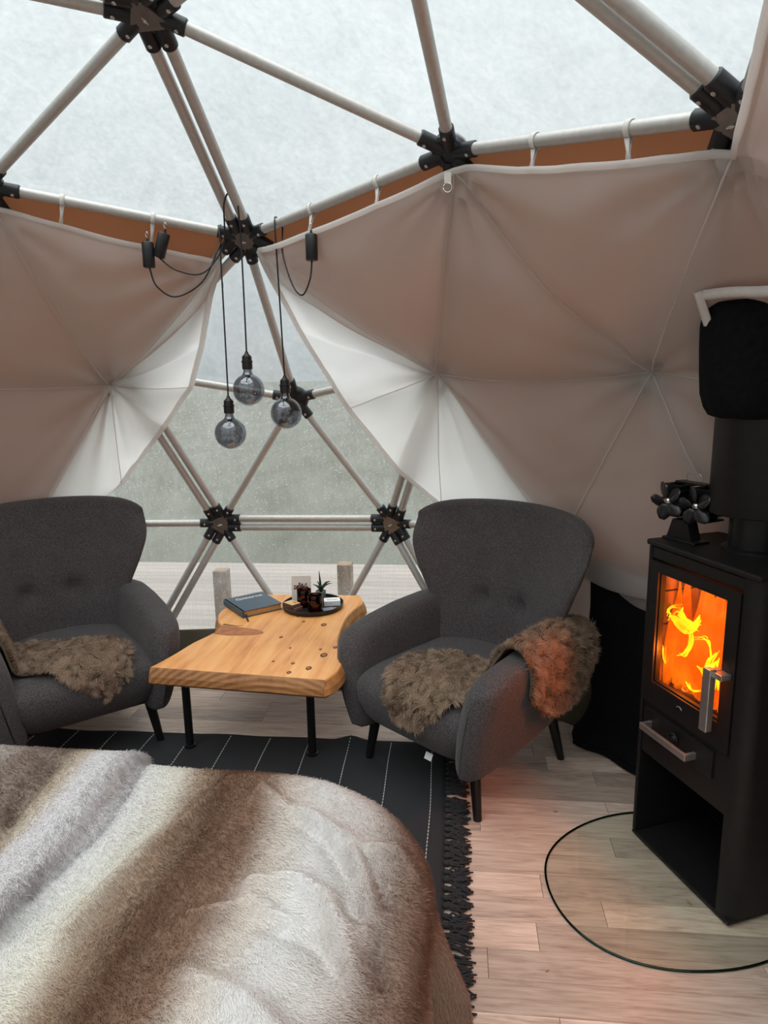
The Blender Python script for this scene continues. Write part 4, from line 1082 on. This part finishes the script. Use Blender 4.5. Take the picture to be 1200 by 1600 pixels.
# ================================================================== SHEEPSKINS
def sheepskin(ch, sx, label, prof, lobes, seed):
    Mx = Matrix.Translation(ch.location) @ Matrix.Rotation(ch.rotation_euler.z, 4, 'Z')
    pts = np.array(bez([(a, 0, b) for a, b in prof], 8)); ns = len(pts); nw = 44
    arc_ = np.concatenate([[0], np.cumsum(np.linalg.norm(np.diff(pts, axis=0), axis=1))]); arc_ /= arc_[-1]
    G = np.zeros((ns, nw, 3)); yfront = .375
    for i in range(ns):
        yc = lerp_tab(arc_[i], [(l[0], l[1]) for l in lobes]); hw = lerp_tab(arc_[i], [(l[0], l[2]) for l in lobes])
        e = min(arc_[i] / .10, (1 - arc_[i]) / .10, 1); hw *= math.sqrt(max(0, 1 - (1 - e) ** 2)) * .97 + .03
        for j in range(nw):
            q = -1 + 2*j/(nw-1); y = yc + hw*q; x, z = pts[i, 0], pts[i, 2]
            z += .012 * noise.noise((x*9, y*9, seed)) + .012 * (1 - q*q)
            if y > yfront - .06:
                o = y - (yfront - .06); rl = .07; a = min(o / rl, 1.45); y = yfront - .06 + rl*math.sin(a)*1.05; z -= rl*(1 - math.cos(a)) + max(0, o - rl*1.45)
            p = Mx @ Vector((sx*x, y, z)); G[i, j] = p
    root = empty('sheepskin', tuple(ch.location), 0, label=label, cat='sheepskin', group='brown sheepskins on the armchairs')
    lo = np.array(ch.location)
    gi = (np.arange(ns-1)[:, None]*nw + np.arange(nw-1)[None]).ravel(); lp = np.stack([gi, gi+1, gi+nw+1, gi+nw], 1).ravel()
    base = np.array([.20, .145, .10]); cc = np.tile(np.append(base*.7, 1), (ns*nw, 1))
    me = pos_mesh('hide', G.reshape(-1, 3) - lo, lp, np.arange(len(gi))*4, np.full(len(gi), 4), cc, 'fur'); ho = link('hide', me, root)
    md = ho.modifiers.new('thick', 'SOLIDIFY'); md.thickness = .01; md.offset = 0
    nh = 75000
    p, n, fi, fj = sample_surface(G, nh)
    ctr = np.array(Mx @ Vector((sx*.30, .05, .30))); 
    if ((p - ctr) * n).sum(1).mean() < 0: n = -n
    # wool locks: hairs lean the way their lock leans
    cell = np.floor(p / .020 + .3*np.sin(p[:, ::-1]*60)); h = (np.sin(cell @ np.array([12.9898, 78.233, 37.719])) * 43758.5453) % 1; h2 = (np.sin(cell @ np.array([39.346, 11.135, 83.155])) * 24634.6345) % 1
    a = h * 2*math.pi; tu = np.cross(n, np.array([.3, .2, 1.0])); tu /= np.linalg.norm(tu, axis=1)[:, None] + 1e-9; tv = np.cross(n, tu)
    lean = tu * np.cos(a)[:, None] + tv * np.sin(a)[:, None]
    jit = rng.normal(size=(nh, 3)) * .22; grav = np.array([0, 0, -1.0])
    d1 = n * .9 + lean * .35 + jit; d1 /= np.linalg.norm(d1, axis=1)[:, None]
    d2 = n * .35 + lean * .9 + grav * .45 + jit; d2 /= np.linalg.norm(d2, axis=1)[:, None]
    ln = .026 + .014 * rng.random(nh) + .012 * h2
    tone = (.75 + .5*rng.random(nh)) * (.85 + .3*h2)
    tipc = np.array([.47, .345, .25])
    fm = hair_mesh('wool', p - lo, n, d1, d2, ln, .0015 + .0010*rng.random(nh), np.clip(tipc*tone[:, None], 0, 1), np.clip(base*.75*tone[:, None], 0, 1))
    fo = link('wool', fm, root); fo['kind'] = 'stuff'
    return root
profR = [(-.16, .482), (-.04, .490), (.10, .488), (.20, .478), (.252, .487), (.270, .54), (.283, .60), (.312, .652), (.36, .674), (.40, .660), (.432, .615), (.442, .56), (.440, .50), (.442, .43), (.430, .375)]
sheepskin(chR, -1, 'brown sheepskin draped over seat and armrest of the chair by the stove', profR, [(0, .20, .10), (.12, .26, .24), (.26, .27, .25), (.38, .17, .19), (.46, .06, .16), (.58, -.04, .19), (.72, -.07, .23), (.86, -.05, .22), (1, -.04, .12)], 3)
profL = [(-.20, .482), (-.05, .490), (.10, .488), (.20, .478), (.252, .487), (.270, .54), (.283, .60), (.312, .652), (.36, .674), (.40, .660), (.432, .615), (.442, .56), (.440, .50)]
sheepskin(chL, 1, 'brown sheepskin draped over seat and armrest of the chair away from the stove', profL, [(0, .26, .16), (.14, .30, .22), (.28, .22, .20), (.42, .12, .18), (.55, .05, .20), (.75, .0, .22), (1, .0, .12)], 8)

# ================================================================== TABLE
TO = Vector((1.72, -.02, 0))
outline = [(1.227, .401), (1.373, .363), (1.501, .337), (1.60, .302), (1.677, .283), (1.735, .290), (1.79, .331), (1.912, .373), (2.055, .362), (2.165, .375), (2.20, .30), (2.226, .218), (2.256, -.07), (2.262, -.30), (2.15, -.340), (2.036, -.315), (1.883, -.300), (1.62, -.322), (1.44, -.372), (1.36, -.398), (1.266, -.392), (1.195, -.365)]
table = empty('live_edge_table', TO, 0, label='live-edge pine slab coffee table on black metal legs between the armchairs', cat='table')
ol = [(x - TO.x, y - TO.y) for x, y in outline]
front = [(ol[-1][0], ol[-1][1]), ol[0]]
def smooth_outline(o):
    P = []
    left = bez([(x, y, 0) for x, y in o[0:10]], 5); back = [Vector((x, y, 0)) for x, y in o[10:13]]; right = bez([(x, y, 0) for x, y in o[13:]], 5)
    return [(p.x, p.y) for p in left + back + right]
so = smooth_outline(ol)
def off_poly(o, d):
    n = len(o); out_ = []
    for i in range(n):
        a, b = Vector(o[i-1]), Vector(o[(i+1) % n]); tt = (b - a); nn_ = Vector((tt.y, -tt.x)).normalized() if tt.length else Vector((0, 0)); out_.append((o[i][0] + nn_.x*d, o[i][1] + nn_.y*d))
    return out_
area = sum(so[i-1][0]*so[i][1] - so[i][0]*so[i-1][1] for i in range(len(so)))
sg = 1 if area > 0 else -1
g = MB(); rings = []
# sides lean outwards towards the bottom along the bark edges
lo_ = off_poly(so, sg * .018)
lo_ = [(x if y < -.0 or x > -.4 else x, y) for x, y in lo_]
def ring_at(o, z): return [Vector((x, y, z)) for x, y in o]
mid_ = off_poly(so, sg * .014)
inner = off_poly(so, -sg * .004)
rings = [ring_at(off_poly(so, sg*.006), .406), ring_at(lo_, .418), ring_at(mid_, .445), ring_at(so, .474), ring_at(inner, .48)]
if sg < 0: rings = [r[::-1] for r in rings]
n_ = len(so)
vs = [p for r in rings for p in r]; fs = []; mi = []
for i in range(4):
    for j in range(n_):
        k = (j+1) % n_; fs.append((i*n_+j, i*n_+k, (i+1)*n_+k, (i+1)*n_+j))
        a, b = rings[i][j], rings[i][k]; d = b - a; mi.append(1 if abs(d.y) > abs(d.x) * 1.6 and (a.x + b.x)/2 < -.38 else 2 if i < 3 else 0)
fs.append(tuple(reversed(range(n_)))); mi.append(0); fs.append(tuple(range(4*n_, 5*n_))); mi.append(0)
g.v = [tuple(p) for p in vs]; g.f = fs; g.mi = mi
slab = g.build('slab', ['pine_top', 'pine_end', 'bark_edge'], table, smooth=False)
rk = random.Random(9)
g = MB()
pk = [(1.735 - TO.x, .288 - TO.y), (1.725 - TO.x, .21 - TO.y), (1.70 - TO.x, .10 - TO.y), (1.665 - TO.x, .05 - TO.y), (1.63 - TO.x, .09 - TO.y), (1.61 - TO.x, .2 - TO.y), (1.625 - TO.x, .285 - TO.y)]
pk = [(v.x, v.y) for v in bez([(x, y, 0) for x, y in pk], 4)]
a_ = sum(pk[i-1][0]*pk[i][1] - pk[i][0]*pk[i-1][1] for i in range(len(pk)))
g.prism(pk if a_ > 0 else pk[::-1], .478, .4806); g.build('knot', 'knot_wood', table, smooth=False)
g = MB(); g.tube([(1.75 - TO.x, .285 - TO.y, .480), (1.742 - TO.x, .25 - TO.y, .4805), (1.735 - TO.x, .21 - TO.y, .4803), (1.748 - TO.x, .18 - TO.y, .480)], [.006, .005, .004, .001], 6, 0, True, .3); g.build('crack', 'knot_dark', table)
for (x, y, r_) in ((1.44, -.30, .016), (1.53, -.33, .010), (1.50, -.27, .007), (1.62, -.34, .012), (1.80, -.21, .014), (1.83, -.10, .008), (1.62, -.05, .009), (1.30, -.27, .013), (1.34, -.19, .008), (1.35, -.10, .006), (1.25, -.2, .01), (1.50, -.13, .006), (1.90, -.05, .007), (1.93, -.17, .006)):
    g = MB(); nq = 12; g.prism([(x - TO.x + r_*1.3*math.cos(2*math.pi*q/nq)*(1 + .2*rk.random()), y - TO.y + r_*math.sin(2*math.pi*q/nq)) for q in range(nq)], .479, .4807); kn = g.build('knot', 'knot_dark', table, smooth=False)
    g = MB(); g.prism([(x - TO.x + r_*.7*math.cos(2*math.pi*q/nq), y - TO.y + r_*.55*math.sin(2*math.pi*q/nq)) for q in range(nq)], .479, .4810); g.build('knot_heart', 'knot_wood', kn, smooth=False)
for (x, y) in ((1.419, .345), (1.425, -.235), (2.08, .25), (2.10, -.22)):
    g = MB(); g.tube([(x - TO.x, y - TO.y, .012), (x - TO.x, y - TO.y, .40)], .0185, 18); lg = g.build('leg', 'leg_black', table, auto=40)
    g = MB(); g.lathe([(.026, .0095), (.026, .019), (.020, .022)], 18, Matrix.Translation((x - TO.x, y - TO.y, 0))); g.build('foot', 'black_metal', lg, auto=40)

# ---- things on the table
ZS = .4815
# book
bk = empty('book', (2.005, .225, ZS), 0, label='closed dark blue-grey book with pale title lying on the table', cat='book')
ex = (Vector((1.976, .085, 0)) - Vector((1.823, .243, 0))); ln_ = ex.length; ex.normalize(); bk.rotation_euler = (0, 0, math.atan2(ex.y, ex.x))
wl, wh = .222, .245
g = MB(); g.bbox(-wl/2, wl/2, -wh/2, wh/2, 0, .004, .0012); g.bbox(-wl/2, wl/2, -wh/2, wh/2, .030, .034, .0012)
g.loft([[Vector((-wl/2 + .004 + .006*(1 - math.cos(a)) - .006, y, .017 + .017*math.sin(a))) for a in np.linspace(-math.pi/2, math.pi/2, 8)] + [Vector((-wl/2 + .012, y, .034)), Vector((-wl/2 + .012, y, 0))] for y in (-wh/2, wh/2)]); g.build('cover', 'book_cover', bk, smooth=False)
g = MB(); g.box(-wl/2 + .006, wl/2 - .005, -wh/2 + .005, wh/2 - .005, .004, .030); g.build('pages', 'book_pages', bk, smooth=False)
g = MB(); g.grid([[Vector((x - .004, y, z)), Vector((x + .004, y, z))] for x, y, z in ((-.09, -.11, .017), (-.092, -.125, .012), (-.098, -.145, .003), (-.104, -.165, .002), (-.108, -.185, .002))]); rb = g.build('ribbon', 'ribbon', bk); md = rb.modifiers.new('thick', 'SOLIDIFY'); md.thickness = .001
def text_part(name, body, size, mat, parent, T, ext=.0004):
    cu = bpy.data.curves.new(name, 'FONT'); cu.body = body; cu.size = size; cu.extrude = ext; cu.align_x = 'CENTER'; cu.resolution_u = 3
    tmp = bpy.data.objects.new(name, cu); COL.objects.link(tmp); dg = bpy.context.evaluated_depsgraph_get(); me = bpy.data.meshes.new_from_object(tmp.evaluated_get(dg)); bpy.data.objects.remove(tmp)
    me.transform(T); me.materials.clear(); me.materials.append(M[mat]); return link(name, me, parent)
text_part('title_lettering', 'Gitterne', .044, 'paper', bk, Matrix.Translation((.01, .055, .0345)))
# tray
tc_ = Vector((2.045, -.092, ZS))
tray = empty('tray', tc_, label='round black tray holding candle glasses on the table', cat='tray')
g = MB(); g.lathe([(.02, 0), (.150, 0), (.157, .006), (.160, .024), (.157, .0245), (.152, .008), (.146, .005), (.02, .005)], 56); g.build('dish', 'black_plastic', tray, auto=45)
ZD = ZS + .0055
for (x, y, lab) in ((2.045, -.045, 'dark amber candle glass on the tray in front of the printed card'), (1.965, -.125, 'dark amber candle glass on the tray beside the white box')):
    cg = empty('candle_glass', (x, y, ZD), label=lab, cat='candle glass', group='candle glasses on the tray')
    g = MB(); g.lathe([(.002, 0), (.036, 0), (.0375, .003), (.0375, .088), (.0365, .090), (.0352, .088), (.0352, .006), (.002, .005)], 32); g.build('glass', 'amber_glass', cg, auto=45)
    g = MB(); g.lathe([(.002, .006), (.019, .006), (.019, .020), (.017, .020), (.015, .018), (.002, .018)], 20); tl = g.build('tealight', 'wax', cg, auto=40)
    g = MB(); g.tube([(0, 0, .018), (.001, 0, .028)], .0012, 5); g.build('wick', 'black_cord', tl)
def boxthing(name, lab, cat, c, rz, dims, z0, mats, grp=None):
    o = empty(name, (c[0], c[1], z0), rz, label=lab, cat=cat, group=grp); g = MB(); g.bbox(-dims[0]/2, dims[0]/2, -dims[1]/2, dims[1]/2, 0, dims[2], .001); g.build('sleeve', mats, o, smooth=False); return o
mb2 = boxthing('matchbox', 'lower matchbox on the tray, showing only its dark side', 'matchbox', (1.985, -.005), -.45, (.056, .075, .016), ZD, 'match_side')
mb1 = boxthing('matchbox', 'upper matchbox on the tray with yellow and red print on top', 'matchbox', (1.990, .005), -.62, (.056, .075, .017), ZD + .0165, 'match_side')
g = MB(); g.box(-.027, .027, -.0365, .0365, .017, .0175); g.build('top_label', 'match_top', mb1, smooth=False)
g = MB(); g.prism([(.010*math.cos(a) - .002, .017*math.sin(a) - .012) for a in np.linspace(0, 2*math.pi, 15)[:-1]], .0175, .0178); g.build('flame_print', 'match_yellow', mb1, smooth=False)
g = MB(); g.prism([(.006*math.cos(a) + .010, .012*math.sin(a) - .010) for a in np.linspace(0, 2*math.pi, 13)[:-1]], .0175, .0178); g.build('red_print', 'match_red', mb1, smooth=False)
cd = empty('greeting_card', (2.10, -.015, ZD), math.radians(-80), label='upright card printed with a plum-coloured plant behind the candle glasses', cat='card')
g = MB(); Tc = Matrix.Rotation(-.10, 4, 'X'); g.box(-.052, .052, -.001, .001, .0, .142, 0, Tc); g.build('card_sheet', 'paper', cd, smooth=False)
g = MB(); rp = random.Random(5)
for q in range(9):
    a = math.radians(20 + q * 17.5); L = rp.uniform(.03, .05); base_ = Vector((0, -.0016, .062))
    tip_ = base_ + Vector((math.cos(a)*L*.95, 0, math.sin(a)*L)); g.tube([Tc @ base_, Tc @ ((base_ + tip_)/2 + Vector((0, 0, .004))), Tc @ tip_], [.0022, .0016, .001], 5, 0, True, 1)
    for s in (.6, .8, 1.0):
        c_ = base_.lerp(tip_, s); g.sell(Tc @ (c_ + Vector((rp.uniform(-.004, .004), 0, rp.uniform(-.004, .004)))), (.0055, .0008, .0045), .9, .9, 8, 5)
g.sell(Tc @ Vector((0, -.0016, .052)), (.022, .0008, .010), .9, .9, 12, 6)
g.build('plant_print', 'print_plum', cd)
pl = empty('potted_plant', (2.145, -.11, ZD), label='small aloe-like plant in a grey pot on the tray', cat='plant')
g = MB(); g.lathe([(.002, 0), (.022, 0), (.028, .05), (.026, .052), (.024, .046), (.002, .044)], 20); g.build('pot', 'pot', pl, auto=45)
for q, (a, L, bend) in enumerate(((2.2, .12, .006), (-1.2, .085, .05), (-1.7, .08, .06), (-.7, .075, .055), (.6, .07, .05), (1.5, .06, .04), (3.4, .07, .045), (-2.4, .06, .04), (-1.45, .06, .03))):
    P = [Vector((math.cos(a)*bend*s**1.6*1.1, math.sin(a)*bend*s**1.6*1.1, .045 + L*(s - (.35 * s**3 if bend > .03 else 0)))) for s in np.linspace(0, 1, 8)]
    g = MB(); g.tube(P, [.0065*(1 - s**2) + .0008 for s in np.linspace(0, 1, 8)], 6); g.build('leaf', 'leaf', pl)
wb = boxthing('white_box', 'white box with small dark lettering lying on the tray', 'box', (2.085, -.185), math.radians(-74), (.085, .062, .026), ZD, 'white_card')
g = MB(); g.tube([(-.026 + .052*q/40, -.004 + .0045*math.sin(q*1.3) * (1 + .5*math.sin(q*.7)), .0262) for q in range(41)], .0009, 5); g.build('script_print', 'black_plastic', wb)
bp_ = boxthing('blue_packet', 'dark blue striped packet beside the white box on the tray', 'packet', (1.995, -.185), math.radians(-60), (.062, .05, .006), ZD, 'blue_foil')
g = MB(); [g.box(-.030, .030, y, y + .003, .0062, .0064) for y in (-.018, -.004, .010)]; g.build('stripe', 'white_card', bp_, smooth=False)
g = MB(); g.tube([(.016*math.cos(a), .012*math.sin(a), 0) for a in np.linspace(0, 5.4, 16)], .0028, 6); o = g.build('foil_scrap', 'steel'); o.location = (2.005, -.222, ZD + .003); tag(o, 'small curl of silver foil on the tray', 'foil')

# ================================================================== PENDANT LAMPS
def cam_off(p, dx_, dy_): return Vector(p)
def pendant(bulb_c, hang, label, cord, can, can_tilt):
    """bulb_c centre of bulb; cord: canister end -> ... -> hang point; hang: point over the tube"""
    bulb_c = Vector(bulb_c); o = empty('pendant_lamp', bulb_c, label=label, cat='lamp', group='smoked globe lamps on black cords')
    r_ = .066; prof = [(.004, -r_)] + [(r_*math.cos(a), r_*math.sin(a)) for a in np.linspace(-1.45, 1.02, 22)] + [(.024, .062), (.0185, .072), (.0175, .082), (.017, .09)]
    g = MB(); g.lathe(prof, 32, None, 0, False); g.build('bulb', 'smoked_bulb', o)
    g = MB(); g.lathe([(.010, .060), (.008, .035), (.003, .028)], 10); g.build('bulb_stem', 'black_plastic', o)
    g = MB(); rf = random.Random(3)
    g.tube(bez([(.004, 0, .03), (.016, .006, .0), (.008, .012, -.022), (-.012, .004, -.01), (-.014, -.01, .012), (-.003, -.004, .03)], 5), .0012, 5); g.build('filament', 'steel', o)
    g = MB(); g.lathe([(.010, .082), (.0205, .084), (.0215, .088), (.0215, .112), (.0235, .113), (.0235, .118), (.0205, .119), (.0195, .136), (.008, .148), (.006, .156), (.004, .157)], 20); g.build('socket', 'black_plastic', o, auto=40)
    top = Vector(hang); P = [Vector((0, 0, .15)), (top - bulb_c) * .5 + Vector((.001, 0, .07)), top - bulb_c]
    path = bez([P[0], P[1], P[2]] , 8) + [q - bulb_c for q in bez([top] + [Vector(c_) for c_ in cord], 8)[1:]]
    g = MB(); g.tube(path, .0034, 7); g.build('cord', 'black_cord', o)
    ce = Vector(cord[-1]) - bulb_c; T = Matrix.Translation(ce) @ Matrix.Rotation(can_tilt[0], 4, 'X') @ Matrix.Rotation(can_tilt[1], 4, 'Y')
    g = MB(); g.lathe([(.006, -.002), (.021, 0), (.0235, .003), (.0235, .092), (.021, .096), (.006, .098), (.004, .112), (.001, .113)], 22, T); cn = g.build('canister', 'black_plastic', o, auto=40)
    g = MB(); hk = T @ Vector((0, 0, .112)); g.tube(bez([hk, hk + Vector((0, .006, .012)), hk + Vector((0, 0, .024)), hk + Vector((0, -.005, .014))], 4), .0018, 5); g.build('hook', 'steel', cn)
    return o
pB = POS[kB]
tAB = POS[('p',0,1)].lerp(pB, .80); tBL, _ = on(kB, kL, .104); tBC, _ = on(kB, kC, .183)
sBL, _ = on(kB, kL, .385); sBC, _ = on(kB, kC, .378)
inw = Vector((-.9, -.1, 0)).normalized()
UPZ = Vector((0, 0, 1))
# lamp hung over the long double tube
h1 = tAB + inw * .03 + Vector((0, -.03, .035)); 
c1 = sBL + inw * .035 + Vector((0, -.025, -.155))
pendant((1.515, .003, 1.622), (1.51, -.002, 2.235), 'smoked globe lamp hanging highest, from the double tube above the window', [h1, h1 + Vector((-.02, .04, -.04)), Vector((1.50, .07, 2.20)), Vector((1.47, .15, 2.09)), Vector((1.44, .25, 2.10)), c1], c1, (.35, 0))
c2 = sBL + inw * .05 + Vector((0, .012, -.195))
h2 = tBL + inw * .028 + UPZ * .005
pendant((1.485, .083, 1.442), h2, 'smoked globe lamp hanging lowest, on the left curtain side', [tBL + UPZ * .026, tBL - inw*.025, Vector((1.54, .11, 2.19)), Vector((1.50, .17, 2.06)), Vector((1.46, .27, 2.00)), Vector((1.43, .335, 2.04)), c2], c2, (0, .02))
c3 = sBC + inw * .04 + Vector((0, .0, -.195))
h3 = tBC + inw * .028 + UPZ * .005
pendant((1.535, -.150, 1.522), h3, 'smoked globe lamp hanging nearest to the right curtain', [tBC + UPZ * .026, tBC + Vector((.02, -.02, .0)), tBC + Vector((-.04, -.035, -.12)), Vector((1.47, -.22, 2.03)), Vector((1.43, -.27, 1.985)), Vector((1.42, -.305, 2.04)), c3], c3, (0, .02))

# ================================================================== FLOOR CRUMBS
for q, (x, y, L, a, lab) in enumerate(((.735, -1.655, .022, .6, 'pale wood splinter on the glass hearth plate beside the stove'), (1.16, -1.245 - .03, .018, 1.6, 'pale wood chip on the floor above the rim of the hearth plate'), (.42, -1.19, .012, 2.2, 'dark wood crumb on the floor outside the hearth plate'), (.30, -1.62, .016, .3, 'brown wood crumb on the floor in front of the stove'))):
    z = .0078 if q == 0 else .0005
    g = MB(); g.loft([[Vector((xx, yy*w2, zz*w2 + .002)) for yy, zz in ((-.002, -.002), (.002, -.002), (.0015, .0018), (-.0015, .0015))] for xx, w2 in ((-L/2, .5), (-L/6, 1), (L/4, .9), (L/2, .3))])
    o = g.build('wood_splinter', 'debris', smooth=False); o.location = (x, y, z); o.rotation_euler = (0, 0, a); tag(o, lab, 'splinter', 'wood crumbs on the floor')
print('planks', npl)
